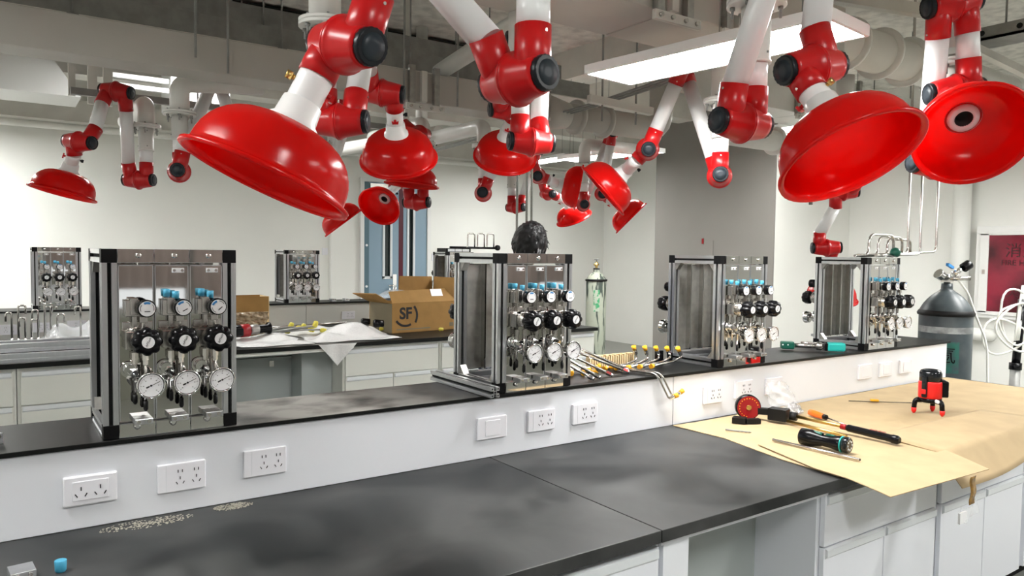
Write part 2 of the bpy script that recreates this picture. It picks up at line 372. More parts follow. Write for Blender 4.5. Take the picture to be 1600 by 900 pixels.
def cabinet(name, x0, x1, y0, y1, label, mm, grp, drawer=True, doors=2, ztop=.768, floorz=.0, dz=.19, gripm='grip'):
    cx = (x0 + x1) / 2; r = empty(name, (cx, y0, 0), label, 'cabinet', group=grp); o = r.location.copy()
    MB().bb(x0, x1, y0 + .022, y1, .08, ztop + .013).build('carcass', mm, r, o)
    MB().bb(x0 + .03, x1 - .03, y0 + .07, y1, 0, .08).build('plinth', 'gap', r, o)
    def front(nm, a, c, z0, z1):
        f = MB().bb(a + .003, c - .003, y0, y0 + .02, z0, z1).build(nm, mm, r, o, bevel=.002)
        b = MB(); b.prism([(0, 0), (-.010, -.005), (-.010, -.030), (0, -.040)], (a + .012, y0, z1), (0, 1, 0), (0, 0, 1), (c - a - .024, 0, 0))
        b.build('grip_rail', gripm, f, o)
    zt = ztop - .012
    if drawer: front('drawer_front', x0 + .016, x1 - .016, zt - dz, zt); zt -= dz + .006
    n = doors
    for k in range(n): front('door_front', x0 + .016 + (x1 - x0 - .032) * k / n, x0 + .016 + (x1 - x0 - .032) * (k + 1) / n, .09, zt)
    return r
G1 = 'cabinets under the near worktop'
cabinet('base_cabinet', .72, 1.62, 1.52, 2.38, 'white base cabinet under the left worktop slab, left of the knee space', 'cab_white', G1)
cabinet('base_cabinet', -.2, .70, 1.52, 2.38, 'white base cabinet farthest left under the near worktop', 'cab_white', G1)
cabinet('base_cabinet', 2.43, 3.285, 1.52, 2.38, 'white base cabinet right of the knee space with a drawer over two doors', 'cab_white', G1)
cabinet('base_cabinet', 3.295, 4.15, 1.52, 2.38, 'white base cabinet beneath the drooping cardboard flap', 'cab_white', G1)
cabinet('base_cabinet', 4.16, 5.2, 1.52, 2.38, 'white base cabinet at the far right end of the near bench', 'cab_white', G1)
r = empty('knee_space', (2.03, 1.9, 0), 'open knee space of the near bench with grey back panel', 'bench panel'); o = r.location.copy()
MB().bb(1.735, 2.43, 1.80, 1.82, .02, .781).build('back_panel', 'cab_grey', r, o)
MB().bb(1.625, 1.735, 1.525, 1.80, .0, .781).build('leg_panel', 'bench_white', r, o)
MB().bb(1.60, 2.45, 1.51, 1.525, .762, .781).build('front_rail', 'cab_white', r, o)

# sockets: 118-type plates on the near panel and on the far one
def slots(r, x, z, k=1.0, two=True, dy=0):
    def bar(cx, cz, a): MB().box((cx, -.0128 + dy, cz), (.0022 * k, .002, .0085 * k), Matrix.Rotation(a, 3, 'Y')).build('pin_slot', 'slot', r)
    bar(x, z + .002 * k, 0); bar(x - .0095 * k, z - .0125 * k, -.55); bar(x + .0095 * k, z - .0125 * k, .55)
    if two: bar(x - .006 * k, z + .023 * k, 0); bar(x + .006 * k, z + .023 * k, 0)
def socket(x, z, y, label, grp, kind='five', wd=.136):
    r = empty('socket_plate' if kind != 'switch' else 'switch_plate', (x, y, z), label, 'socket' if kind != 'switch' else 'switch', group=grp)
    MB().bb(-wd / 2, wd / 2, -.012, 0, -.043, .043).build('cover_plate', 'socket', r, bevel=.005 if kind == 'round' else .003)
    if kind == 'switch':
        MB().bb(-.034, .034, -.0145, -.0115, -.03, .03).build('rocker', 'socket', r, bevel=.001)
    else:
        if kind == 'round':
            MB().bb(-.045, .045, -.0145, -.0115, -.027, .027).build('insert', 'socket', r, bevel=.001)
            slots(r, -.024, .004, 1.25, False, -.0026); slots(r, .024, .004, 1.25, False, -.0026)
        else:
            slots(r, -.005, -.004); slots(r, .041, -.004)
            MB().bb(-wd / 2 + .024, -wd / 2 + .0248, -.0126, -.0118, -.04, .04).build('joint_line', 'grip', r)
    return r
GS = 'sockets along the near panel'
for x, z, k, lab in ((.218, .932, 'round', 'white double socket farthest left, with rounded frame and two three-pin outlets'), (.459, .929, 'five', 'white socket plate below the left gas panel, second along the panel'),
    (.709, .936, 'five', 'white socket plate right below the right corner of the left gas panel'), (1.582, .938, 'switch', 'white switch plate below the loose aluminium profile'),
    (1.822, .938, 'five', 'white socket plate below the second gas panel, next to the switch plate'), (2.054, .940, 'five', 'white socket plate below the loose steel tubes, third in its row'),
    (2.87, .939, 'five', 'white socket plate below the third gas panel, above the cardboard corner'), (3.103, .944, 'five', 'white socket plate behind the red bending disc'),
    (3.348, .938, 'switch', 'white plate behind the clear bag of screws'), (4.22, .941, 'switch', 'white plate below the rightmost gas panel, first of three'),
    (4.447, .937, 'switch', 'white plate in the middle of the three by the bench end'), (4.68, .937, 'switch', 'white plate nearest the right end of the bench')):
    socket(x, z, 2.40, lab, GS, k)

# ------------------------------------------------------------------ far bench
G2 = 'parts of the far bench'
for x0, x1, lab in ((-.9, 1.55, 'black far worktop at the left, behind the left gas panel'), (1.553, 5.37, 'black far worktop with bubble wrap and boxes on it')):
    r = empty('worktop', ((x0 + x1) / 2, 6.8, .79), lab, 'worktop', group='worktop slabs of the far bench')
    MB().bb(x0, x1, 6.06, 7.66, .785, .82).build('slab', 'ledge_black', r, r.location)
r = empty('bench_upstand', (2.2, 7.8, 0), 'pale service panel at the back of the far worktop', 'bench panel')
for x0, x1 in ((-.9, 1.1), (1.104, 2.70), (2.704, 4.3), (4.304, 5.37)):
    MB().bb(x0, x1, 7.66, 7.69, .82, 1.048).build('panel', 'cab_far', r, r.location, bevel=.002)
MB().bb(-.9, 5.37, 7.69, 8.0, .02, 1.048).build('core', 'cab_far', r, r.location)
r = empty('bench_ledge', (2.2, 7.8, 1.05), 'narrow black ledge along the top of the far service panel', 'shelf')
MB().bb(-.95, 5.40, 7.63, 8.02, 1.048, 1.064).build('shelf_board', 'ledge_black', r, r.location)
for x0, x1, lab in ((-.86, .12, 'pale far cabinet at the left edge of the picture'), (.125, 1.06, 'pale far cabinet just left of the left gas panel'), (1.065, 1.55, 'narrow pale far cabinet hidden behind the left gas panel'),
                    (2.48, 3.43, 'pale far cabinet below the bubble wrap, one drawer over two doors'), (3.435, 4.40, 'pale far cabinet left of the second gas panel, beneath the brown box'), (4.405, 5.36, 'pale far cabinet at the end by the green gas cylinder')):
    cabinet('base_cabinet', x0, x1, 6.09, 7.6, lab, 'cab_far', 'cabinets under the far worktop', doors=1 if x1 - x0 < .6 else 2, dz=.235, ztop=.77)
r = empty('knee_space', (2.0, 6.6, 0), 'grey panelled knee space of the far bench', 'bench panel'); o = r.location.copy()
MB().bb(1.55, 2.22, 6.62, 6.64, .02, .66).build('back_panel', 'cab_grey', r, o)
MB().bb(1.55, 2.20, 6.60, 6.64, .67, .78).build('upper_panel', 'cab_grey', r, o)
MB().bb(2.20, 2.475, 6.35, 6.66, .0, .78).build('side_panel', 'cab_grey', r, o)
MB().bb(1.55, 2.48, 6.08, 6.10, .755, .782).build('front_rail', 'cab_far', r, o)
MB().bb(2.00, 2.04, 6.613, 6.622, .58, .63).build('vent_plate', 'steel', r, o)
GF = 'sockets along the far panel'
for x, z, lab in ((.088, .905, 'far socket plate at the left edge, behind the upright steel tubes'), (.342, .914, 'far socket plate behind the upright tubes, second from the left'), (.607, .922, 'far socket plate beside the left edge of the left gas panel'), (3.17, .915, 'far socket plate left of the brown shipping box')):
    socket(x, z, 7.66, lab, GF, 'five', .15)

# ------------------------------------------------------------------ gas panels (regulator racks)
UW, UD, UH, E4 = .37, .335, .549, .040
def profile(n=E4):
    h = n / 2; s = .0055; d = .013; q = []
    for k in range(4):
        c, sn = math.cos(k * H), math.sin(k * H)
        for a, bb in ((-h, -h), (-s - .007, -h), (-s - .007, -h + .001), (-s, -h + .001), (-s, -h + d), (s, -h + d), (s, -h + .001), (s + .007, -h + .001), (s + .007, -h)):
            q.append((a * c - bb * sn, a * sn + bb * c))
    return q
PROF = profile()
def bar(p0, p1, u, v):
    p0 = V(p0); return MB().prism(PROF, p0, u, v, V(p1) - p0)
def shaded_bar(p0, p1, u, v, name, parent, org=None):
    o = bar(p0, p1, u, v).build(name, 'alu', parent, org); p0 = V(p0); w_ = V(p1) - p0; a = E4 / 2 - .0095; c = .0048
    q = [(-a, -c), (-c, -c), (-c, -a), (c, -a), (c, -c), (a, -c), (a, c), (c, c), (c, a), (-c, a), (-c, c), (-a, c)]
    MB().prism(q, p0 + w_ * .001, u, v, w_ * .998).build('groove_shade', 'gap', o, org); return o  # dark strip added in the grooves to imitate their shade

def channel(side, full=True):
    """One gas line on a panel, axis at x=0, outward = -y; returned as a list of (name, mesh object, parent index)."""
    out = []
    def put(b, name, m, par=None, bevel=0):
        o = b.build(name, m, None, None, bevel); out.append((o, par)); return len(out) - 1
    # shut-off valve
    b = MB(); b.bb(-.040, -.004, -.030, -.002, .355, .402); b.bb(-.028, -.008, -.040, -.004, .36, .408); b.cyl((.006, -.006, .380), (.006, -.05, .380), .011, n=12); b.bb(-.022, -.010, -.028, -.008, .322, .36)
    v = put(b, 'shutoff_valve', 'steel', None, .0015)
    def ribs(t, h): return 1 - .03 * (0.5 + 0.5 * math.cos(24 * t))
    put(MB().lathe([(.020, 0), (.025, .003), (.0255, .026), (.0245, .031)], (.009, -.046, .380), (0, -1, 0), 48, wob=ribs), 'valve_knob', 'black', v)
    put(MB().cyl((.009, -.0772, .380), (.009, -.0782, .380), .0215, n=28), 'valve_dial', 'white', v)
    b = MB()
    for a0, a1, r0, r1 in ((.9, 1.9, .017, .0185), (-2.0, -.9, .017, .0185)):
        q = [(r1 * math.sin(a0 + (a1 - a0) * i / 6), r1 * math.cos(a0 + (a1 - a0) * i / 6)) for i in range(7)] + [(r0 * math.sin(a1 + (a0 - a1) * i / 6), r0 * math.cos(a1 + (a0 - a1) * i / 6)) for i in range(7)]
        b.prism(q, (.009, -.0782, .380), (1, 0, 0), (0, 0, 1), (0, -.0004, 0))
    b.bb(.002, .017, -.0786, -.0781, .371, .3735)
    put(b, 'dial_marks', 'ink', v)
    q = [(.0195 * math.sin(-.5 + i / 6), .0195 * math.cos(-.5 + i / 6)) for i in range(7)] + [(.0135 * math.sin(.5 - i / 6), .0135 * math.cos(.5 - i / 6)) for i in range(7)]
    put(MB().prism(q, (.009, -.0782, .380), (1, 0, 0), (0, 0, 1), (0, -.0005, 0)), 'dial_flag', 'blue_ink', v)
    # regulator
    b = MB(); b.bb(-.046, .034, -.006, 0, .318, .338); b.bb(-.042, -.010, -.045, -.002, .262, .312)
    b.lathe([(.020, 0), (.026, .004), (.026, .018), (.031, .020), (.031, .034), (.033, .036), (.033, .046), (.030, .050), (.028, .062)], (.004, -.010, .289), (0, -1, 0), 24)
    b.cyl((.004, -.045, .316), (.004, -.045, .352), .0045, n=10); b.bb(-.006, .014, -.052, -.036, .338, .356)
    rg = put(b, 'regulator', 'steel', None, .001)
    def lobes(t, h): return 1 - .13 * (0.5 - 0.5 * math.cos(8 * t)) ** 2
    put(MB().lathe([(.032, 0), (.0395, .004), (.041, .020), (.0395, .040), (.034, .048), (.022, .050)], (.004, -.072, .289), (0, -1, 0), 64, wob=lobes), 'regulator_knob', 'black', rg)
    put(MB().cyl((.004, -.1222, .289), (.004, -.1234, .289), .0165, n=28), 'regulator_label', 'white', rg)
    t = words('APTech', .0085, 'ink', None, (.004, -.1238, .289), (H, -1.15, 0), 'label_lettering', .0002, shear=.25); out.append((t, rg))
    # union nuts and outlet tubes
    for x, y, tip in ((-.016, -.018, .105), (.010, -.030, .085)):
        b = MB(); b.lathe([(.0095, 0), (.0095, .022)], (x, y, .228), (0, 0, 1), 6, smooth=False); b.lathe([(.0075, 0), (.0075, .014)], (x, y, .214), (0, 0, 1), 6, smooth=False); b.cyl((x, y, tip + .018), (x, y, .262), .0045, n=10)
        o = put(b, 'outlet_tube', 'steel')
        put(MB().lathe([(.0035, -.006), (.0065, 0), (.0065, .022)], (x, y, tip), (0, 0, 1), 10), 'tube_cap', 'rubber', o)
    # side fitting
    b = MB(); b.cyl((-.030, -.002, .200), (-.030, -.012, .200), .023, n=24); b.cyl((-.030, -.012, .200), (-.030, -.030, .200), .016, n=16); b.lathe([(.011, 0), (.011, .02)], (-.026, -.030, .195), (.3, -1, -.2), 6, smooth=False)
    put(b, 'port_fitting', 'chrome')
    # gauge
    b = MB(); b.cyl((.012, -.012, .165), (.012, -.075, .165), .007, n=10); b.cyl((-.018, -.018, .165), (.014, -.018, .165), .006, n=10); b.lathe([(.010, 0), (.010, .012)], (.012, -.05, .165), (0, -1, 0), 6, smooth=False)
    b.lathe([(.030, 0), (.0345, .003), (.0345, .020), (.0375, .022), (.0375, .028), (.0345, .029), (.0335, .026)], (.014, -.072, .163), (0, -1, 0), 32, True, False)
    g = put(b, 'pressure_gauge', 'chrome')
    put(MB().cyl((.014, -.0965, .163), (.014, -.0978, .163), .0338, n=32), 'gauge_dial', 'white', g)
    b = MB(); c = V((.014, -.098, .163))
    for k in range(31):
        a = math.radians(-135 + 9 * k); r0 = .0235 if k % 5 == 0 else .026
        u = V((math.sin(a), 0, math.cos(a))); b.box(c + u * (r0 + .0285) / 2, (.0009 if k % 5 == 0 else .0005, .0004, .0285 - r0), Matrix.Rotation(a, 3, 'Y'))
    for k in range(7):
        a = math.radians(-135 + 45 * k); u = V((math.sin(a), 0, math.cos(a))); b.box(c + u * .0195, (.003, .0004, .0018))
    put(b, 'dial_scale', 'ink', g)
    put(MB().lathe([(.0322, 0), (.0322, .0012), (.0336, .0012), (.0336, 0)], (.014, -.0976, .163), (0, -1, 0), 32, False, False), 'dial_ring', 'ink', g)
    a = math.radians(66); R = Matrix.Rotation(a, 3, 'Y'); b = MB(); b.box(c + R @ V((0, -.0012, .008)), (.0014, .0006, .034), R); b.box(c + R @ V((0, -.0012, -.0095)), (.0042, .0006, .009), R); b.cyl(c, c + V((0, -.002, 0)), .0028, n=10)
    put(b, 'needle', 'ink', g)
    # bottom outlet bracket
    b = MB(); b.bb(-.022, .026, -.052, -.002, .044, .060)
    k = put(b, 'outlet_bracket', 'alu', None, .001)
    for x in (-.012, .015): put(MB().cyl((x, -.052, .052), (x, -.055, .052), .0052, n=12), 'screw', 'steel', k)
    put(MB().lathe([(.009, 0), (.009, .006), (.005, .009)], (-.010, -.006, .032), (0, -1, 0), 14), 'screw', 'chrome')
    put(MB().lathe([(.008, 0), (.008, .004), (.0045, .006)], (-.002, -.004, .531), (0, -1, 0), 14), 'screw', 'chrome')
    return out

def place_channel(proto, root, M4, phase=0):
    made = []
    for o, par in proto:
        c = o.copy(); COL.objects.link(c)
        if par is None:
            c.parent = root; c.matrix_basis = M4 @ o.matrix_basis
        else:
            c.parent = made[par]; c.matrix_basis = o.matrix_basis.copy()
        if c.name.startswith(('valve_dial', 'dial_flag', 'dial_marks')) and phase:
            T = Matrix.Translation((.009, 0, .380)); c.matrix_basis = T @ Matrix.Rotation(phase, 4, 'Y') @ T.inverted()
        made.append(c)
    return made

PROTO = channel('front')
def panel_face(root, M4, caps=True, phases=(0, 0, 0), colour=None):
    w3 = (UW - 2 * E4) / 3
    def put(b, name, m, bevel=0, par=None):
        o = b.build(name, m, None, None, bevel); o.parent = par or root
        if par is None: o.matrix_basis = M4
        return o
    for k in range(3):
        x = -UW / 2 + E4 + w3 * (k + .5); h = w3 / 2 - .0015
        b = MB(); b.bb(x - h, x + h, .002, .005, .047, .503); b.bb(x - h, x - h + .002, .005, .035, .047, .503); b.bb(x + h - .002, x + h, .005, .035, .047, .503)
        p = put(b, 'front_panel', 'mirror'); put(MB().bb(x - h + .002, x + h - .002, .0052, .0064, .05, .50), 'panel_back', 'steel_back', par=p)
        b = MB(); b.bb(x - h, x - h + .0028, .0005, .0022, .047, .503); b.bb(x + h - .0028, x + h, .0005, .0022, .047, .503); b.bb(x - h, x + h, .0005, .0022, .500, .503)
        put(b, 'panel_edge', 'alu', par=p)
        put(MB().bb(x - h, x + h, -.0035, -.0003, .5105, .5485), 'header_plate', 'mirror')
        put(MB().bb(x - h, x + h, -.0035, -.0003, .003, .0395), 'base_plate', 'mirror')
        pc = place_channel(PROTO, root, M4 @ Matrix.Translation((x + .008, 0, 0)), phases[k])
        if k or not colour == 'bare':
            b = MB(); b.bb(x + .0, x + .034, -.003, .002, .480, .494); q = put(b, 'hook_plate', 'white', .0008)
            b = MB(); [b.cyl((x + e, -.003, .487), (x + e, -.005, .487), .0042, n=10) for e in (.006, .028)]; put(b, 'plate_screws', 'steel', par=q)
            for cx, cy, z in ((-.018, -.014, .410), (.004, -.032, .404)):
                put(MB().lathe([(.0090, 0), (.0104, .022)], (x + cx, cy, z), (0, 0, 1), 10), 'blue_cap', 'blue_cap')

def gas_panel(name, loc, rz, label, grp, phases=(0, 0, 0), first=None, extra=None):
    r = empty(name, loc, label, 'gas panel', rz, grp); hw = UW / 2; e = E4 / 2
    for x in (-hw + e, hw - e):
        for y in (e, UD - e):
            shaded_bar((x, y, E4), (x, y, UH - E4), (1, 0, 0), (0, 1, 0), 'post', r)
            for z in (e, UH - e): MB().box((x, y, z), (E4 + .001, E4 + .001, E4)).build('corner_block', 'block', r, bevel=.0015)
        for z in (e, UH - e): shaded_bar((x, E4, z), (x, UD - E4, z), (1, 0, 0), (0, 0, 1), 'side_rail', r)
        for y, sy in ((E4, 1), (UD - E4, -1)):
            for z, sz in ((E4, 1), (UH - E4, -1)):
                MB().prism([(0, 0), (.035 * sy, 0), (.006 * sy, .035 * sz), (0, .035 * sz)], (x - .014, y, z), (0, 1, 0), (0, 0, 1), (.028, 0, 0)).build('gusset', 'steel_back', r)
    for y in (e, UD - e):
        for z in (e, UH - e): bar((-hw + E4, y, z), (hw - E4, y, z), (0, 1, 0), (0, 0, 1)).build('cross_rail', 'alu', r)
    panel_face(r, Matrix.Identity(4), phases=phases, colour=first)
    panel_face(r, Matrix.Translation((0, UD, 0)) @ Matrix.Rotation(math.pi, 4, 'Z'))
    return r
GP = 'gas panels on the two benches'
ZL = 1.0655
gas_panel('regulator_rack', (.253 + UW / 2, 2.40, ZL), 0, 'gas panel at the left of the near bench, its mirrored front square to the camera', GP, (0, -.5, -.75), 'bare')
for x, y, lab in ((1.608, 2.40, 'gas panel in front of the worker, second along the near bench'), (2.908, 2.40, 'gas panel in front of the grey column, third along the near bench'), (4.214, 2.40, 'gas panel at the right end of the near bench below the bent steel tubes'),
                  (.281, 7.66, 'small-looking gas panel at the far left on the far ledge'), (2.478, 7.66, 'gas panel on the far ledge between the red hood and the thermostat'), (4.40, 7.66, 'gas panel on the far ledge mostly hidden by the worker and the second near panel')):
    gas_panel('regulator_rack', (x + UW / 2, y, ZL), 0, lab, GP, (.0, .1, -.1))
for o, p in PROTO: bpy.data.objects.remove(o)

# loose profile beside the second gas panel
r = empty('aluminium_profile', (1.557, 2.57, ZL), 'loose aluminium profile lying across the ledge with one end jutting out', 'metal profile')
shaded_bar((0, -.235, .021), (0, .24, .021), (1, 0, 0), (0, 0, 1), 'profile_bar', r)
b = MB()
for x, z in ((0, .021), (-.013, .008), (.013, .008), (-.013, .034), (.013, .034)): b.cyl((x, -.2352, z), (x, -.2358, z), .0035 if x else .005, n=10)
b.build('core_holes', 'slot', r)

# ------------------------------------------------------------------ extraction arms: (label, flange height, joints (centre, axis, side of the incoming tube), hood (rim centre, axis out of its mouth))
ARMS = [
    ('big red extraction hood nearest the camera, over the left gas panel', 2.42, [([1.036, 1.474, 2.031], [0.126, -0.97, -0.208], 1), ([0.739, 1.636, 2.513], [0.252, -0.9, -0.355], -1), ([0.654, 1.597, 2.075], [0.206, -0.955, -0.213], 1)], ([0.502, 1.682, 1.773], [-0.412, 0.055, -0.91])),
    ('red extraction hood tilted on edge with a brass screw on its white neck', 2.42, [([1.953, 1.543, 2.037], [-0.983, 0.124, -0.136], -1), ([2.021, 1.393, 2.8], [-0.918, 0.226, -0.327], 1), ([1.903, 1.267, 2.148], [-0.961, 0.209, -0.18], -1)], ([1.855, 1.11, 1.877], [-0.058, -0.529, -0.847])),
    ('red extraction hood facing the camera with its pale throat ring in view', 2.38, [([3.066, 1.484, 1.992], [-0.912, 0.397, -0.097], -1), ([2.922, 1.373, 2.555], [-0.854, 0.482, -0.195], 1), ([2.978, 1.377, 2.243], [-0.808, 0.575, -0.125], -1)], ([2.78, 1.221, 2.042], [-0.602, -0.532, -0.596])),
    ('red extraction hood right of the largest one, red wing lever on its neck', 2.42, [([1.024, 2.559, 2.077], [0.775, -0.63, -0.048], -1), ([1.205, 2.706, 2.796], [0.757, -0.645, -0.108], 1), ([1.498, 3.221, 2.351], [0.808, -0.583, -0.086], -1)], ([1.674, 3.403, 2.079], [0.347, 0.498, -0.795])),
    ('red extraction hood above the head of the worker, dome toward the camera', 2.42, [([1.966, 2.685, 2.107], [-0.944, 0.325, -0.057], 1), ([2.138, 2.962, 2.646], [-0.941, 0.326, -0.094], -1), ([2.393, 3.504, 2.423], [-0.953, 0.295, -0.068], 1)], ([2.574, 3.783, 2.2], [0.305, 0.579, -0.756])),
    ('red extraction hood on edge, on a sloping white neck left of the grey column', 2.42, [([3.169, 2.635, 2.037], [-0.732, -0.674, -0.1], 1), ([3.138, 2.877, 2.665], [-0.681, -0.692, -0.238], -1), ([3.055, 3.055, 2.212], [-0.664, -0.735, -0.135], 1)], ([3.06, 3.432, 2.001], [-0.548, 0.509, -0.664])),
    ('red extraction hood hanging low behind the rightmost gas panel', 2.42, [([4.644, 2.779, 2.253], [-0.743, 0.666, -0.065], 1), ([4.974, 3.026, 2.077], [-0.75, 0.659, -0.053], -1), ([4.959, 3.136, 1.681], [-0.764, 0.645, -0.032], 1)], ([5.235, 3.26, 1.3], [0.153, 0.229, -0.961])),
    ('red extraction hood farthest left with its white arm folded in a peak', 2.42, [([0.808, 5.505, 2.069], [0.78, -0.624, -0.05], 1), ([0.667, 5.39, 2.611], [0.794, -0.599, -0.101], 1), ([0.448, 5.278, 2.259], [0.645, -0.758, -0.094], 1)], ([0.366, 5.421, 1.951], [-0.247, -0.004, -0.969])),
    ('white and red extraction arm folded to a peak behind the largest hood', 2.42, [([0.914, 4.759, 2.071], [-0.285, -0.954, -0.092], -1), ([1.228, 5.253, 2.784], [-0.318, -0.925, -0.21], 1), ([1.339, 5.088, 2.321], [-0.347, -0.929, -0.131], -1)], ([1.399, 4.953, 2.147], [0.19, -0.053, -0.98])),
    ('small pale red extraction hood on edge just below the tip of the largest hood', 2.42, [([2.062, 5.429, 2.17], [0.411, -0.909, -0.067], -1), ([2.262, 5.448, 2.798], [0.387, -0.912, -0.137], 1), ([2.166, 5.842, 2.126], [0.418, -0.907, -0.057], -1)], ([2.445, 6.008, 1.852], [0.578, -0.204, -0.79])),
    ('flat red extraction hood in front of the top of the blue door', 2.42, [([2.623, 5.027, 1.986], [0.622, -0.782, -0.021], 1), ([2.394, 4.922, 2.684], [0.196, -0.969, -0.15], -1), ([2.411, 4.59, 2.417], [-0.845, -0.518, -0.135], 1)], ([2.446, 4.767, 2.087], [-0.089, 0.031, -0.996])),
    ('small red extraction hood facing the camera in front of the blue door', 2.42, [([3.384, 6.477, 2.468], [0.301, -0.95, -0.077], 1), ([3.517, 6.52, 2.688], [0.29, -0.952, -0.096], -1), ([3.254, 6.434, 2.267], [0.313, -0.948, -0.059], 1)], ([2.809, 6.098, 2.007], [-0.645, -0.458, -0.612])),
    ('dark red extraction hood turned sideways on a level grey neck', 2.42, [([3.034, 4.744, 2.06], [-0.579, -0.812, -0.079], -1), ([3.286, 4.722, 2.594], [-0.603, -0.78, -0.168], 1), ([3.677, 4.917, 2.246], [-0.635, -0.766, -0.102], 1)], ([4.081, 4.886, 2.174], [0.795, -0.579, -0.18])),
    ('small bright red extraction hood half hidden below the dark red one', 2.42, [([4.216, 5.996, 2.06], [0.31, -0.951, -0.026], -1), ([4.439, 5.995, 2.627], [0.01, -0.995, -0.099], 1), ([4.598, 5.982, 2.211], [-0.122, -0.991, -0.06], -1)], ([5.022, 6.077, 1.986], [0.487, 0.04, -0.872])),
    ('dark red extraction hood on edge, lowest of the hoods left of the grey column', 2.42, [([4.495, 5.313, 2.067], [-0.524, -0.849, -0.061], 1), ([4.623, 5.078, 2.715], [-0.588, -0.794, -0.155], -1), ([4.638, 5.219, 2.17], [-0.585, -0.808, -0.077], 1)], ([4.845, 5.04, 1.948], [0.539, -0.473, -0.697])),
]

RT = .040
def extraction_arm(label, flz, js, hood):
    j0, ax0, s0 = V(js[0][0]), V(js[0][1]), js[0][2]
    ax0 = V((ax0.x, ax0.y, 0)).normalized()
    dropc = j0 + ax0 * (.052 * s0)
    r = empty('extraction_arm', (dropc.x, dropc.y, flz), label, 'extraction hood', group='extraction arms hanging from the ceiling'); o = r.location.copy()
    def bd(b, n, m, p=r): return b.build(n, m, p, o)
    # drop: flange with bolts, sleeve, swivel tube
    d = dropc
    b = MB(); b.cyl((d.x, d.y, flz), (d.x, d.y, flz + .012), .092, n=28); b.cyl((d.x, d.y, flz - .014), (d.x, d.y, flz - .001), .092, n=28)
    fl = bd(b, 'flange', 'pipe')
    for k in range(6):
        a = k * math.pi / 3 + .3; x, y = d.x + .074 * math.cos(a), d.y + .074 * math.sin(a)
        bd(MB().cyl((x, y, flz - .05), (x, y, flz + .022), .0045, n=8).cyl((x, y, flz - .024), (x, y, flz - .014), .009, n=6), 'bolt', 'tray', fl)
    zs = max(j0.z + .19, flz - .26)
    b = MB(); b.lathe([(.050, 0), (.050, .008), (.047, .010), (.046, flz - zs - .015)], (d.x, d.y, zs), (0, 0, 1), 24)
    bd(b, 'drop_sleeve', 'pipe')
    bd(MB().cyl((d.x, d.y, j0.z + .10), (d.x, d.y, zs + .01), RT, n=24), 'swivel_tube', 'arm')
    for z in (zs + .03, zs + .13):
        for a in (-.9, .7): bd(MB().cyl((d.x + .045 * math.cos(a + 4), d.y + .045 * math.sin(a + 4), z), (d.x + .05 * math.cos(a + 4), d.y + .05 * math.sin(a + 4), z), .004, n=6), 'rivet', 'tray')
    def half(c, ax, sgn, dirn, length=.115):
        a = V(ax) * sgn; dirn = V(dirn); dirn = (dirn - a * dirn.dot(a)).normalized(); c = V(c)
        b = MB(); b.lathe([(.064, .0), (.066, .004), (.062, .008), (.056, .022), (.047, .075), (.044, .088)], c, a, 28)
        base = c + a * .052
        b.lathe([(.0405, 0), (.0435, .05), (.0435, length)], base, dirn, 24)
        h = bd(b, 'joint_housing', 'red_joint')
        def rib(t, hh): return 1 - .035 * (.5 + .5 * math.cos(20 * t))
        kn = bd(MB().lathe([(.040, .080), (.042, .086), (.042, .100), (.039, .104)], c, a, 40, wob=rib), 'joint_knob', 'knob_black', h)
        bd(MB().lathe([(.030, .1035), (.030, .1050), (.010, .1056)], c, a, 24, cap0=False), 'knob_face', 'knob_grey', h)
        side = a.cross(dirn).normalized()
        bd(MB().cyl(base + dirn * (length - .018) + a * .042, base + dirn * (length - .018) + a * .0455, .004, n=8), 'screw', 'steel', h)
        return base + dirn * (length - .012), dirn
    ends = []
    pts = [V(j[0]) for j in js]
    for i, (c, ax, s) in enumerate(js):
        c = V(c); ax = V(ax)
        din = V((0, 0, 1)) if i == 0 else (pts[i - 1] - c)
        hc, hn = (V(hood[0]), V(hood[1])) if hood else (None, None)
        dout = (pts[i + 1] - c) if i + 1 < len(pts) else (hc - hn * .13 - c)
        if i == 0: ax = ax0
        ends.append((half(c, ax, s, din), half(c, ax, -s, dout, .115 if i + 1 < len(pts) else .085)))
    for i in range(len(pts) - 1):
        bd(MB().cyl(ends[i][1][0], ends[i + 1][0][0], RT, n=24), 'arm_tube', 'arm')
    # neck and hood
    p, dn = ends[-1][1]; apex = hc - hn * .134
    top = apex - hn * .055
    nk = MB().tube(bend([p, p + (top - p) * .5, top, apex - hn * .038], .04, 3), RT * .99, 24)
    nk = bd(nk, 'neck_tube', 'arm')
    b = MB(); b.lathe([(.042, -.062), (.045, -.060), (.049, -.018), (.058, -.010), (.060, .006)], apex, hn, 28, False, False)
    bd(b, 'collar', 'collar')
    R = .195; prof = [(.05, .0)]
    for k in range(1, 11):
        t = k / 10 * H; prof.append((.05 + .128 * math.sin(t) ** .95, .116 * (1 - math.cos(t)) ** 1.08))
    prof += [(.179, .122), (.183, .127), (.190, .129), (R, .131), (R, .139), (.191, .141), (.182, .138), (.176, .130)]
    for k in range(10, -1, -1):
        t = k / 10 * H; prof.append((.046 + .129 * math.sin(t) ** .95, .004 + .116 * (1 - math.cos(t)) ** 1.08))
    bd(MB().lathe(prof, apex, hn, 48, False, False), 'hood', 'red')
    b = MB(); b.lathe([(.030, .002), (.030, .014), (.036, .017), (.050, .015), (.053, .004)], apex, hn, 32, False, False); bd(b, 'throat_ring', 'throat')
    bd(MB().lathe([(.0301, .013), (.026, -.034)], apex, hn, 24, False, True), 'throat_bore', 'dark')
    # damper lever and lock screw on the neck
    q = p + (top - p) * .45; ndir = (top - p).normalized(); x, y, _ = frame(ndir)
    tocam = (V((0, 0, 1.618)) - q).normalized(); y = ndir.cross(tocam).normalized(); x = y.cross(ndir)
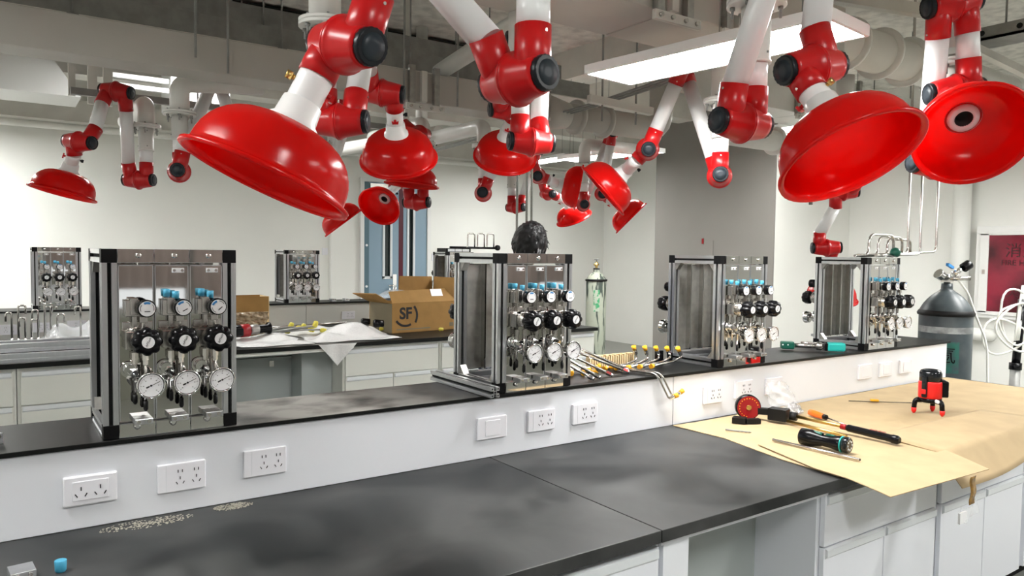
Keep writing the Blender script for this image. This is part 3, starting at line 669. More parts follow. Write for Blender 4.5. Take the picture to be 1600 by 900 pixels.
    lv = (y * .9 - x * .2).normalized() if 'tilted' in label else x if 'red wing lever' in label or 'worker' in label else -y if 'nearest' in label else y
    b = MB(); b.cyl(q + lv * .038, q + lv * .052, .006, n=8); w_ = lv.cross(ndir).normalized()
    b.prism([(-.016, -.006), (-.006, .003), (.006, .003), (.016, -.006), (.014, .010), (-.014, .010)], q + lv * .048, w_, ndir, lv * .008)
    bd(b, 'damper_lever', 'red_joint')
    m2 = -lv if lv != x else -y
    bd(MB().cyl(q + m2 * .038, q + m2 * .046, .006, n=8).cyl(q + m2 * .046, q + m2 * .060, .010, n=8), 'lock_screw', 'brass' if 'nearest' in label or 'tilted' in label else 'knob_black')
    return d
DROPS = [extraction_arm(*a) for a in ARMS]

# ------------------------------------------------------------------ services under the ceiling
def run(name, label, cat, pts, r, m='pipe', rad=.12, rings=(), grp=None, n=20, hang=None):
    e = empty(name, pts[0], label, cat, group=grp)
    MB().tube(bend(pts, rad, 5), r, n).build('pipe_run', m, e, e.location)
    if hang: MB().cyl(V(hang) - V((0, 0, .02)), (hang[0], hang[1], 3.75), .007, n=6).build('hanger_rod', 'tray', e, e.location)
    for p, ax in rings: MB().lathe([(r + .002, -.012), (r + .035, -.012), (r + .035, .012), (r + .002, .012)], p, ax, 24).build('flange_ring', m, e, e.location)
    return e
# stubs up from the flanges
stub_names = ['above the largest hood', 'over the tilted hood by the column', 'over the hood that faces the camera', 'left of the largest hood joint', 'over the worker', 'in front of the grey column', 'over the rightmost gas panel', 'farthest left', 'second from the left', 'behind the largest hood', 'over the blue door, nearer one', 'over the blue door, farther one', 'between the middle hoods', 'deepest in the middle', 'left of the grey column, with a bolted flange']
for d, nm in zip(DROPS, stub_names):
    y1 = 2.585 if abs(d.y - 2.585) < .4 else None
    if d.y < 2.0: pts = [(d.x, d.y, 2.434), (d.x, d.y, 3.4)]
    elif y1: pts = [(d.x, d.y, 2.434), (d.x, d.y, 2.80)]
    elif 'second from' in nm: pts = [(d.x, d.y, 2.434), (d.x, d.y, 2.60), (d.x + .5, d.y + .06, 2.66)]
    elif 'deepest' in nm or 'farther' in nm: pts = [(d.x, d.y, 2.434), (d.x, d.y, 3.75)]
    elif d.x > 3.9: pts = [(d.x, d.y, 2.434), (d.x, d.y, 2.62), (d.x + .75, d.y - .02, 2.62)]
    else: pts = [(d.x, d.y, 2.434), (d.x, d.y, 2.57), (d.x, d.y + .9, 2.57)]
    run('drop_pipe', 'white vertical duct stub carrying the arm ' + nm, 'pipe', pts, .056, rad=.07, grp='duct stubs over the arms')

def box_duct(name, label, x0, x1, y0, y1, z0, z1, joints=(), m='duct', cat='duct', grp='rectangular ducts'):
    e = empty(name, ((x0 + x1) / 2, (y0 + y1) / 2, z0), label, cat, group=grp); o = e.location.copy()
    xs = [x0] + list(joints) + [x1]
    for a, c in zip(xs, xs[1:]): MB().bb(a + .002, c - .002, y0, y1, z0, z1).build('duct_section', m, e, o, bevel=.006)
    for x in joints:
        for s in (-.09, .09):
            b = MB(); b.bb(x + s - .02, x + s + .02, y0 - .035, y0 - .004, z0 - .03, z1 + .03); j = b.build('strap', 'steel_back', e, o)
        b = MB(); b.bb(x - .02, x + .02, y0 - .03, y0 + .0, z0, z1); b.bb(x - .14, x + .14, y0 - .05, y0 - .03, z0 - .06, z0 - .02); j = b.build('joint_angle', 'beam', e, o)
        for k in (-.11, -.04, .04, .11): MB().cyl((x + k, y0 - .05, z0 - .04), (x + k, y0 - .062, z0 - .04), .010, n=8).build('bolt', 'steel', j, o)
    for x in (x0 + .12, x1 - .12):
        for y in (y0 + .02, y1 - .02): MB().cyl((x, y, z1), (x, y, 3.75), .007, n=6).build('hanger_rod', 'tray', e, o)
    return e
box_duct('exhaust_duct', 'long rectangular grey duct crossing above the left arms', -1.2, 3.40, 4.43, 4.67, 2.60, 2.80, (2.35, 3.22))
e = run('round_duct', 'round grey duct continuing the long rectangular duct, with flange rings', 'pipe', [(3.66, 4.55, 2.68), (4.70, 4.55, 2.68), (4.70, 4.55, 3.1)], .10, 'duct', .15, (((3.76, 4.55, 2.68), (1, 0, 0)), ((4.05, 4.55, 2.68), (1, 0, 0))))
MB().prism([(-.12, -.10), (.12, -.10), (.12, .10), (-.12, .10)], (3.403, 4.55, 2.70), (0, 1, 0), (0, 0, 1), (.02, 0, 0)).lathe([(.14, 0), (.10, .25)], (3.41, 4.55, 2.69), (1, 0, -.04), 24).build('taper', 'duct', e, e.location)
box_duct('exhaust_duct', 'wide rectangular duct at the top of the picture between the middle and right arms', 1.55, 3.75, 2.30, 2.72, 2.66, 2.94, (2.42, 2.86))
e = run('round_duct', 'thick white round duct with flange rings at the upper right', 'pipe', [(3.75, 2.60, 2.90), (6.4, 2.60, 2.90)], .125, 'pipe', .1, (((4.25, 2.6, 2.9), (1, 0, 0)), ((4.62, 2.6, 2.9), (1, 0, 0)), ((4.95, 2.6, 2.9), (1, 0, 0)), ((5.4, 2.6, 2.9), (1, 0, 0))))
box_duct('exhaust_duct', 'boxy pale duct with steel straps at the upper right behind the round duct', 4.6, 7.3, 3.7, 4.1, 2.78, 3.12, (5.45, 6.15), m='pipe')
run('round_duct', 'white pipe with a clamp below the strapped duct', 'pipe', [(5.5, 4.5, 2.72), (7.6, 4.5, 2.72)], .10, 'pipe', .1, (((6.2, 4.5, 2.72), (1, 0, 0)), ((6.9, 4.5, 2.72), (1, 0, 0))), hang=(6.5, 4.5, 2.82))
run('round_duct', 'grey round duct at the right edge with a curved joint', 'pipe', [(6.4, 2.95, 2.86), (7.3, 2.7, 2.86), (9.4, 2.7, 2.86)], .11, 'duct', .3, (((6.85, 2.825, 2.86), (1, -.28, 0)),))
run('branch_pipe', 'sloping white pipe crossing the trays from the middle arm to the long duct', 'pipe', [(2.30, 2.9, 2.86), (2.42, 3.6, 2.88), (2.57, 4.60, 2.863)], .055, 'pipe', .1)
run('water_pipe', 'thin white horizontal pipe in front of the far wall left of the middle hoods', 'pipe', [(3.3, 5.9, 2.68), (2.9, 8.3, 2.68)], .065, 'pipe', .1)
run('water_pipe', 'long white pipe running along the far wall under the beam', 'pipe', [(-3, 10.2, 3.02), (9.3, 10.2, 3.02)], .04, 'pipe', .1)
for y, z, x1, lab in ((5.02, 2.96, 4.3, 'grey cable tray just above the long duct'), (5.42, 3.20, 4.3, 'grey cable tray high up, nearer of the two'), (5.98, 3.22, 3.8, 'grey cable tray high up, farther of the two')):
    e = empty('cable_tray', (1.5, y, z), lab, 'cable tray', group='trays under the ceiling'); o = e.location.copy()
    b = MB(); b.bb(-1.5, x1, y, y + .012, z, z + .13); b.bb(-1.5, x1, y + .18, y + .192, z, z + .13); b.build('side_web', 'tray', e, o)
    MB().bb(-1.5, x1, y, y + .19, z - .008, z).build('tray_floor', 'beam', e, o)
    for x in [q for q in (0.4, 1.6, 2.55, 3.5) if q < x1]:
        b = MB(); b.cyl((x, y - .02, z - .05), (x, y - .02, 3.75), .006, n=6); b.bb(x - .03, x + .03, y - .04, y + .22, z - .045, z - .01); b.build('tray_hanger', 'tray', e, o)
MB().bb(1.7, 4.2, 6.6, 6.85, 3.36, 3.72).build('void_box', 'void_black'); tag(bpy.data.objects['void_box'], 'black box standing for the unlit ceiling void above the trays', 'duct')  # black boxes imitate the unlit void of the ceiling
MB().bb(0.2, 1.2, 7.75, 8.1, 3.55, 3.74).build('void_box', 'void_black'); tag(bpy.data.objects['void_box.001'], 'short black box standing for the unlit void left of the largest hood', 'duct')
# steel trapeze and white air box at the left
e = empty('trapeze_frame', (1.0, 5.7, 2.66), 'grey steel trapeze strip with upright ends, behind the farthest left arm', 'pipe support'); o = e.location.copy()
b = MB(); b.bb(.44, 3.0, 5.7, 5.74, 2.62, 2.665); b.build('strut_rail', 'tray', e, o)
for x in (.45, 2.1, 2.9): MB().bb(x - .02, x + .02, 5.74, 5.78, 2.62, 3.75 if x > 1 else 3.1).build('upright', 'beam', e, o)
for x in (.62, .72): MB().bb(x - .03, x + .03, 6.25, 6.29, 2.66, 3.75).build('rear_upright', 'beam', e, o)
e = empty('air_handler', (.3, 8.2, 3.05), 'white ceiling air box with side slots at the upper left', 'air conditioner'); o = e.location.copy()
MB().prism([(0, 0), (.75, 0), (.45, .44), (-.1, .44)], (-.05, 8.0, 3.0), (1, 0, 0), (0, 0, 1), (0, .6, 0)).build('casing', 'frame_white', e, o)
for k in range(4): MB().bb(-.9, -.12, 7.95, 8.0, 3.12 + k * .09, 3.16 + k * .09).build('louvre', 'frame_white', e, o)
MB().bb(-.9, -.1, 8.0, 8.5, 3.05, 3.43).build('rear_casing', 'beam', e, o)
for x in (-.8, .3): MB().cyl((x, 8.3, 3.4), (x, 8.3, 3.75), .008, n=6).build('hanger_rod', 'tray', e, o)
e = empty('air_handler', (1.5, 8.3, 3.05), 'white louvred air box between the two left arms', 'air conditioner'); o = e.location.copy()
MB().bb(1.45, 2.0, 7.9, 8.4, 3.0, 3.5).build('casing', 'frame_white', e, o)
for x in (1.5, 1.95): MB().cyl((x, 8.2, 3.5), (x, 8.2, 3.75), .008, n=6).build('hanger_rod', 'tray', e, o)
for k in range(4): MB().bb(.95, 1.43, 7.9, 7.95, 3.12 + k * .09, 3.16 + k * .09).build('louvre', 'frame_white', e, o)
# perforated tray, angled struts, gas lines
e = empty('cable_tray', (5.6, 2.2, 3.08), 'perforated grey tray at the upper right corner', 'cable tray', group='trays under the ceiling'); o = e.location.copy()
b = MB(); b.bb(5.35, 5.38, .9, 3.0, 3.05, 3.13); b.bb(5.35, 5.62, .9, 3.0, 3.05, 3.062); b.build('tray_floor', 'tray', e, o)
for k in range(9): MB().cyl((5.349, 1.0 + .22 * k, 3.09), (5.346, 1.0 + .22 * k, 3.09), .018, n=10).build('slot_hole', 'gap', e, o)
for y in (1.3, 2.2): MB().cyl((5.4, y, 3.06), (5.4, y, 3.75), .007, n=6).build('tray_hanger', 'tray', e, o)
def strut(lab, p0, p1, t=.05):
    p0, p1 = V(p0), V(p1); x, y, d = frame(p1 - p0)
    b = MB(); b.prism([(-t / 2, -t / 2), (t / 2, -t / 2), (t / 2, t / 2), (-t / 2, t / 2)], p0, x, y, p1 - p0)
    o = b.build('ceiling_strut', 'beam'); tag(o, lab, 'strut', 'struts under the ceiling'); return o
strut('pale angled strut left of the folded right arm', (4.3, 3.05, 3.36), (4.75, 2.35, 3.12), .07)
strut('pale angled strut at the right edge below the perforated tray', (5.0, 2.3, 2.98), (6.6, 2.35, 2.92), .05)
strut('short dark strut holding the thin gas lines', (3.25, 3.8, 2.64), (3.75, 3.72, 2.60), .05)
strut('pale strut across the far ceiling behind the middle arms', (2.0, 7.6, 2.9), (2.7, 6.8, 2.86), .05)
for k in range(3):
    o = MB().tube([(3.36 + k * .04, 3.2, 2.68), (3.50 + k * .04, 4.0, 2.68), (3.66 + k * .04, 5.6, 2.68), (3.8 + k * .04, 7.0, 2.68)], .008, 6).build('gas_line', 'tray')
    tag(o, ('left line of the three thin gas lines under the lit panel', 'middle line of the three thin gas lines under the lit panel', 'right line of the three thin gas lines under the lit panel')[k], 'pipe', 'three parallel gas lines')
for i, (x, y, z0, lab) in enumerate(((1.10, 4.38, 2.60, 'thin threaded rod in front of the long duct, above the second left arm'), (.93, 4.38, 2.66, 'thin threaded rod left of the one above the second arm'), (1.35, 6.3, 2.7, 'threaded rod behind the second left arm'), (1.45, 6.3, 2.7, 'threaded rod just right of the one behind the second left arm'),
                                     (3.35, 3.78, 2.5, 'threaded rod left of the gas line strut'), (3.62, 3.74, 2.5, 'threaded rod right of the gas line strut'), (5.0, 3.3, 2.0, 'dark vertical rail beside the folded right arm'), (2.2, 4.40, 2.6, 'rod left of the duct joint'), (2.6, 4.40, 2.6, 'rod right of the duct joint'))):
    o = MB().cyl((x, y, z0), (x, y, 3.75), .007 if i != 6 else .014, n=8).build('hanger_rod', 'tray'); tag(o, lab, 'rod', 'hanger rods')

# ------------------------------------------------------------------ light panels
def ceiling_light(cx, cy, z, rz, label, L=1.15, Wd=.32, ys=(-.45, .45), zt=3.75):
    e = empty('ceiling_light', (cx, cy, z), label, 'ceiling light', rz, 'ceiling light panels')
    b = MB(); t = .016
    for s in (-1, 1): b.bb(s * Wd / 2 - t / 2, s * Wd / 2 + t / 2, -L / 2, L / 2, -.006, .035); b.bb(-Wd / 2, Wd / 2, s * L / 2 - t / 2, s * L / 2 + t / 2, -.006, .035)
    b.bb(-Wd / 2, Wd / 2, -L / 2, L / 2, .020, .035); b.build('frame', 'frame_white', e)
    MB().bb(-Wd / 2 + t / 2, Wd / 2 - t / 2, -L / 2 + t / 2, L / 2 - t / 2, 0, .012).build('diffuser', 'panel', e)
    for x in (-.1, .1):
        for y in ys: MB().cyl((x, y, .035), (x, y, zt - z), .003, n=6).build('hanger_wire', 'tray', e)
ceiling_light(2.50, 2.135, 2.455, math.radians(6.5), 'bright light panel hanging above the near bench between the arms', ys=(-.45, -.1))
ceiling_light(5.2, 5.75, 2.62, math.radians(8), 'bright light panel near the wall left of the grey column', ys=(.1, .45))
ceiling_light(6.1, 1.6, 2.55, 0, 'light panel at the right edge behind the hood that faces the camera')
ceiling_light(1.75, 7.45, 3.36, H, 'added light panel above the far bench, hidden behind the long duct')  # unseen panel added to brighten the far worktop
for x, y, lab in ((-.9, 2.1, 'light panel left of the view above the near bench'), (.8, -.9, 'added light panel behind the camera'), (3.6, -.9, 'added light panel behind the camera toward the right, added for fill'), (6.9, 4.6, 'light panel over the right aisle'), (7.9, 1.7, 'added light panel by the right wall, outside the picture'), (-.9, 7.5, 'light panel left of the view above the far bench'),  # panels behind the camera and by the right wall are added fill light
                  (6.2, -.9, 'added light panel behind the camera, far right'), (-.5, 9.2, 'light panel over the aisle by the far wall'), (6.6, 8.6, 'light panel over the far right corner')):
    ceiling_light(x, y, 2.95, 0, lab)

# ------------------------------------------------------------------ person working behind the second gas panel
def person():
    r = empty('person', (2.29, 3.22, 0), 'person with short black hair, head bowed, standing behind the second gas panel', 'person')
    px, py = 2.29, 3.22
    J = {'pel': (0, .12, .95, .125), 'sp1': (0, .12, 1.10, .125), 'sp2': (0, .08, 1.28, .14), 'chest': (0, .03, 1.42, .125), 'neck': (0, -.01, 1.52, .055), 'nk2': (0, -.03, 1.58, .05),
         'shL': (-.17, .03, 1.43, .06), 'shR': (.17, .03, 1.43, .06), 'elL': (-.27, -.06, 1.17, .045), 'elR': (.20, -.07, 1.17, .045), 'wrL': (-.30, -.29, 1.20, .030), 'wrR': (-.06, -.29, 1.20, .030),
         'hpL': (-.09, .12, .90, .095), 'hpR': (.09, .12, .90, .095), 'knL': (-.10, .10, .50, .062), 'knR': (.10, .12, .50, .062), 'anL': (-.11, .14, .09, .042), 'anR': (.11, .16, .09, .042), 'toL': (-.12, -.02, .035, .032), 'toR': (.12, .0, .035, .032)}
    E_ = [('pel', 'sp1'), ('sp1', 'sp2'), ('sp2', 'chest'), ('chest', 'neck'), ('neck', 'nk2'), ('chest', 'shL'), ('shL', 'elL'), ('elL', 'wrL'), ('chest', 'shR'), ('shR', 'elR'), ('elR', 'wrR'), ('pel', 'hpL'), ('hpL', 'knL'), ('knL', 'anL'), ('anL', 'toL'), ('pel', 'hpR'), ('hpR', 'knR'), ('knR', 'anR'), ('anR', 'toR')]
    def skin(name, J, E_, m, root, lv=2):
        names = list(J); me = bpy.data.meshes.new(name)
        me.from_pydata([J[n][:3] for n in names], [(names.index(a), names.index(c)) for a, c in E_], [])
        ob = bpy.data.objects.new(name, me); COL.objects.link(ob); ob.parent = r
        ob.modifiers.new('skin', 'SKIN'); sd = ob.modifiers.new('sub', 'SUBSURF'); sd.levels = lv; sd.render_levels = lv
        for n, sv in zip(names, me.skin_vertices[0].data): sv.radius = (J[n][3], J[n][3] * (.8 if n in ('chest', 'sp2', 'sp1', 'pel') else 1)); sv.use_root = n == root
        me.materials.append(M[m]); return ob
    body = skin('body', J, E_, 'shirt', 'pel')
    # hands: palm and five fingers each, reaching for the back of the panel
    for s, wx in ((-1, -.30), (1, -.06)):
        K = {'w': (wx, -.27, 1.20, .026), 'p': (wx, -.325, 1.20, .030), 'q': (wx, -.365, 1.195, .026)}; L = [('w', 'p'), ('p', 'q')]
        for i, (dx, ln) in enumerate(((-.027, .062), (-.009, .075), (.009, .072), (.026, .055))):
            a, b_, c = 'a%d' % i, 'b%d' % i, 'c%d' % i
            K[a] = (wx + dx, -.372, 1.195, .0095); K[b_] = (wx + dx * 1.05, -.372 - ln * .55, 1.19, .0088); K[c] = (wx + dx * 1.05, -.372 - ln * .85, 1.19 - ln * .4, .0075); L += [('q', a), (a, b_), (b_, c)]
        K['t0'] = (wx - s * .03, -.335, 1.195, .011); K['t1'] = (wx - s * .052, -.362, 1.188, .0095); K['t2'] = (wx - s * .055, -.392, 1.18, .008); L += [('p', 't0'), ('t0', 't1'), ('t1', 't2')]
        skin('hand', K, L, 'skin', 'p')
    # head bowed forward, built about its own centre and tilted
    Rm = Matrix.Rotation(math.radians(-14), 3, 'Z') @ Matrix.Rotation(math.radians(44), 3, 'X'); hc = V((-.01, -.10, 1.655))
    def head_r(u, t):  # direction -> radius; the face looks to -y
        d = V((math.cos(t) * math.sin(u), -math.cos(t) * math.cos(u), math.sin(t)))
        k = V((d.x * .077, d.y * .096, d.z * .115)); front = max(0, -d.y)
        if d.z < -.2: k *= 1 - .10 * (abs(d.z) - .2); k.x *= 1 - .25 * max(0, -d.z - .2)
        k.y -= .022 * math.exp(-((d.x / .16) ** 2 + ((d.z + .18) / .16) ** 2)) * front      # nose
        k.y += .006 * math.exp(-(((abs(d.x) - .38) / .14) ** 2 + ((d.z - .05) / .12) ** 2)) * front  # eye hollows
        k.y -= .006 * math.exp(-((d.x / .3) ** 2 + ((d.z + .55) / .10) ** 2)) * front       # lips
        return k
    def sph(fn, nu=40, nv=28): return MB().grid(lambda a, c: Rm @ fn(a * 2 * math.pi, (c - .5) * math.pi) + hc, nu, nv)
    hd = sph(head_r); hd.cyl(Rm @ V((0, .03, -.06)) + hc, (0, .0, 1.49), .052, .056, 20)
    hd = hd.build('head', 'skin', r)
    def hair(u, t):
        d = V((math.cos(t) * math.sin(u), -math.cos(t) * math.cos(u), math.sin(t)))
        back = .5 + .5 * d.y; cut = -.75 if d.y > .1 else -.15 if abs(d.x) > .75 else .10 + .30 * d.x
        k = head_r(u, t); 
        if d.z > cut:
            n = mnoise.noise(V((d.x * 5, d.y * 5, d.z * 3))) * .008 + mnoise.noise(V((d.x * 18, d.y * 18, d.z * 4))) * .005
            k = k * (1.13 + .05 * max(0, d.z)) + d * n
        else: k = k * .93
        return k
    hr = sph(hair, 72, 48)
    for i in range(150):  # locks standing proud of the crown
        u = rnd.uniform(0, 2 * math.pi); t = rnd.uniform(-.2, 1.45)
        d = V((math.cos(t) * math.sin(u), -math.cos(t) * math.cos(u), math.sin(t)))
        if d.y < -.3 and d.z < .3: continue
        p = hair(u, t) * .97; tip = p * 1.035 + V((rnd.uniform(-.012, .012), -.018 + rnd.uniform(-.01, .01), -.012 if d.z < .8 else .002)); s_ = d.cross(V((0, 0, 1))).normalized() * .007
        hr.add([Rm @ q + hc for q in (p - s_, p + s_, tip, p - d * .008)], [(0, 1, 2), (1, 3, 2), (3, 0, 2)])
    hr.build('hair', 'hair', r)
    for s in (-1, 1):
        MB().lathe([(.002, 0), (.016, .003), (.017, .009), (.006, .013)], Rm @ V((s * .072, .012, -.012)) + hc, Rm @ V((s, .25, 0)), 14).build('ear', 'skin', r)
        MB().lathe([(.001, -.010), (.008, -.006), (.010, 0), (.008, .006), (.001, .010)], Rm @ V((s * .030, -.083, .004)) + hc, Rm @ V((0, -1, 0)), 12).build('eye', 'eye', r)
        MB().cyl(Rm @ V((s * .030, -.092, .004)) + hc, Rm @ V((s * .030, -.0945, .004)) + hc, .004, n=10).build('pupil', 'ink', r)
    MB().box(Rm @ V((0, -.0965, -.062)) + hc, (.036, .004, .004), Rm).build('mouth', 'maroon', r)
    # trousers and shoes follow the body
    T = {'a': (0, .12, .97, .13), 'b': (-.09, .12, .88, .105), 'c': (-.10, .10, .50, .078), 'd': (-.11, .14, .11, .062), 'e': (.09, .12, .88, .105), 'f': (.10, .12, .50, .078), 'g': (.11, .16, .11, .062)}
    skin('trousers', T, [('a', 'b'), ('b', 'c'), ('c', 'd'), ('a', 'e'), ('e', 'f'), ('f', 'g')], 'trousers', 'a')
    for s, yy in ((-1, .14), (1, .16)):
        MB().grid(lambda a, c: V((s * .115 + .046 * math.sin(a * 2 * math.pi) * math.sin(c * math.pi) ** .7, yy - .06 - .14 * math.cos(c * math.pi), max(0.001, .042 + .05 * math.cos(a * 2 * math.pi) * math.sin(c * math.pi) ** .6))), 16, 10).build('shoe', 'black', r)
person()

# ------------------------------------------------------------------ gas cylinders
def bottle(name, label, x, y, rad, ztop, m):
    e = empty(name, (x, y, 0), label, 'gas cylinder')
    zc = ztop - rad * 1.05; prof = [(rad * .96, 0), (rad, .02), (rad, zc)]
    for k in range(1, 9):
        t = k / 8 * H; prof.append((max(.038, rad * (.55 * math.cos(t) + .45 * (1 - k / 8))), zc + rad * (.5 * math.sin(t) + .5 * k / 8)))
    prof.append((.036, ztop + .02)); MB().lathe(prof, (0, 0, 0), (0, 0, 1), 40).build('shell', m, e)
    return e, zc
e, zc = bottle('gas_cylinder', 'dark grey gas cylinder with green stencil behind the right end of the near bench', 5.62, 2.60, .172, 1.415, 'cylgrey')
MB().lathe([(.170, zc - .03), (.182, zc - .025), (.185, zc - .01), (.172, zc + .01)], (0, 0, 0), (0, 0, 1), 40, False, False).build('rubber_ring', 'rubber', e)
def on_shell(cx, z, ht, wid, m, name, seg=10, rad=.1735):  # patch of paint wrapped on the shell facing the camera
    b = MB(); a0 = math.atan2(-2.6, -5.62)
    b.grid(lambda u, v: V((rad * math.cos(a0 + cx + (u - .5) * wid), rad * math.sin(a0 + cx + (u - .5) * wid), z + (v - .5) * ht)), seg, 1); return b.build(name, m, e)
on_shell(0, zc - .125, .045, 2.6, 'band', 'worn_band', 20)
on_shell(.12, .92, .22, .85, 'green_paint', 'paint_patch')
on_shell(-.62, .90, .26, .22, 'green_paint', 'paint_patch')
a0 = math.atan2(-2.6, -5.62)
words('氩', .125, 'block', e, (.1765 * math.cos(a0 + .05), .1765 * math.sin(a0 + .05), .93), (H, 0, a0 + .05 + H), 'stencil_lettering', .0005)
b = MB(); b.cyl((0, 0, 1.43), (0, 0, 1.50), .022, n=14); b.cyl((0, 0, 1.47), (.08, -.12, 1.475), .016, n=12); b.bb(-.03, .03, -.03, .03, 1.445, 1.48)
v = b.build('valve', 'steel', e)
ax = V((.82, -.50, .62)).normalized()
MB().cyl(V((.02, -.03, 1.50)), V((.02, -.03, 1.50)) + ax * .09, .020, n=14).build('regulator_body', 'chrome', v)
MB().lathe([(.032, .0), (.034, .005), (.034, .055), (.030, .06)], V((.02, -.03, 1.50)) + ax * .085, ax, 24).build('regulator_knob', 'black', v)
MB().lathe([(.034, 0), (.034, .03), (.037, .032), (.037, .042)], V((-.055, .01, 1.485)), V((-.72, .30, .50)), 24).build('gauge', 'chrome', v)
MB().box((-.01, -.02, 1.56), (.085, .02, .018), Matrix.Rotation(.3, 3, 'Y')).build('valve_lever', 'blue_ink', v)
MB().tube(bend([(.03, -.06, 1.46), (.09, -.10, 1.38), (.165, -.13, 1.20), (.19, -.20, 1.02), (.2, -.22, .55), (.15, -.25, .2)], .2), .008, 8).build('outlet_hose', 'hose', e)
e2, zc = bottle('gas_cylinder', 'pale green scratched gas cylinder standing against the far wall', 5.78, 6.57, .118, 1.43, 'cylgreen')
MB().lathe([(.118, zc - .01), (.128, zc - .006), (.128, zc + .012), (.117, zc + .016)], (0, 0, 0), (0, 0, 1), 32, False, False).build('neck_ring', 'rubber', e2)
b = MB(); b.cyl((0, 0, 1.43), (0, 0, 1.52), .016, n=12); b.cyl((-.035, 0, 1.49), (.03, 0, 1.49), .012, n=10); b.build('valve', 'brass', e2)
b = MB(); b.cyl((0, 0, 1.52), (0, 0, 1.55), .006, n=8); b.lathe([(.012, 0), (.030, .002), (.030, .012), (.012, .014)], (0, 0, 1.545), (0, 0, 1), 16); b.build('hand_wheel', 'tray', e2)
MB().lathe([(.036, 0), (.040, .004), (.036, .02)], (0, 0, 1.43), (0, 0, 1), 20).build('collar', 'rubber', e2)
b = MB(); b.grid(lambda u, v: V((.1186 * math.cos(3.75 + u * .6), .1186 * math.sin(3.75 + u * .6), .95 + v * .25)), 6, 1); b.build('paint_patch', 'green_worn', e2)

# ------------------------------------------------------------------ right wall: hydrant cabinet, pipes, hose stand
e = empty('hydrant_cabinet', (9.4, 3.45, 1.46), 'white framed fire cabinet with red glass on the right wall', 'fire cabinet'); o = e.location.copy()
b = MB(); b.bb(9.30, 9.4, 2.9, 4.0, .94, 1.0); b.bb(9.30, 9.4, 2.9, 4.0, 1.91, 1.985); b.bb(9.30, 9.4, 3.91, 4.0, 1.0, 1.91); b.bb(9.30, 9.4, 2.9, 2.98, 1.0, 1.91); b.build('frame', 'frame_white', e, o, bevel=.004)
b = MB(); b.bb(9.28, 9.30, 2.95, 3.95, .98, 1.02); b.bb(9.28, 9.30, 2.95, 3.95, 1.88, 1.92); b.bb(9.28, 9.30, 3.86, 3.95, 1.0, 1.9); b.build('door_rim', 'frame_white', e, o, bevel=.003)
MB().bb(9.29, 9.305, 2.96, 3.88, 1.0, 1.9).build('glass', 'glass_red', e, o)
MB().bb(9.275, 9.285, 3.89, 3.92, 1.44, 1.49).build('latch', 'steel', e, o)
for t, s, z, y in (('消火栓', .17, 1.70, 3.44), ('FIRE HYDRANT', .085, 1.57, 3.44), ('火警119', .13, 1.24, 3.44)):
    words(t, s, 'deep_red', e, (-.114, y - 3.45, z - 1.46), (H, 0, -H), 'cabinet_lettering', .001)
run('drain_pipe', 'white vertical pipe on the right wall left of the fire cabinet', 'pipe', [(9.30, 4.17, 0), (9.30, 4.17, 3.75)], .095, 'wall', .1)
run('drain_pipe', 'short white horizontal pipe low on the right wall behind the grey cylinder', 'pipe', [(9.28, 4.1, .76), (9.28, 3.86, .74), (9.38, 3.84, .74)], .07, 'wall', .05)
e = empty('hose_stand', (6.17, 2.36, 0), 'black telescopic stand with pale tubing coiled on it at the right edge', 'stand')
b = MB(); b.cyl((.02, 0, .80), (.06, -.012, 1.32), .028, n=14); b.build('upper_post', 'black', e)
MB().cyl((0, 0, .02), (.02, 0, .82), .034, n=14).build('lower_post', 'tray', e)
MB().cyl((.02, 0, .80), (.021, 0, .85), .042, n=12).build('clamp', 'black', e)
for k in range(3):
    a = k * 2.09 + .4; MB().tube([(0, 0, .18), (.28 * math.cos(a), .28 * math.sin(a), .015)], .014, 8).build('leg', 'black', e)
for k, (rx, rz, z, off) in enumerate(((.18, .17, 1.12, -.08), (.15, .15, 1.16, -.05), (.12, .20, 1.22, -.02), (.20, .12, 1.05, -.10))):
    pts = [V((off + rx * math.cos(t) * .85 + .02, .02 * k - .03 + rx * math.cos(t) * -.45, z + rz * math.sin(t) + .03 * math.sin(2 * t + k))) for t in [i / 22 * 2 * math.pi for i in range(23)]]
    MB().tube(pts, .008, 7).build('hose_coil', 'hose', e)
for k in range(4): MB().tube(bend([(-.06 + .03 * k, -.02, 1.02), (-.02 + .03 * k, -.02, 1.22), (.08 + .03 * k, 0, 1.42)], .1), .007, 7).build('hose_end', 'hose', e)
# paper note with red tape on the grey column
e = empty('paper_note', (7.77, 6.9, 1.72), 'pale paper note held by a red strip on the grey column', 'note')
MB().bb(-.001, .004, -.36, .0, -.13, .09).build('sheet', 'wall_grey', e)
MB().bb(-.006, -.001, -.205, -.175, .045, .115).build('red_strip', 'disc_red', e)

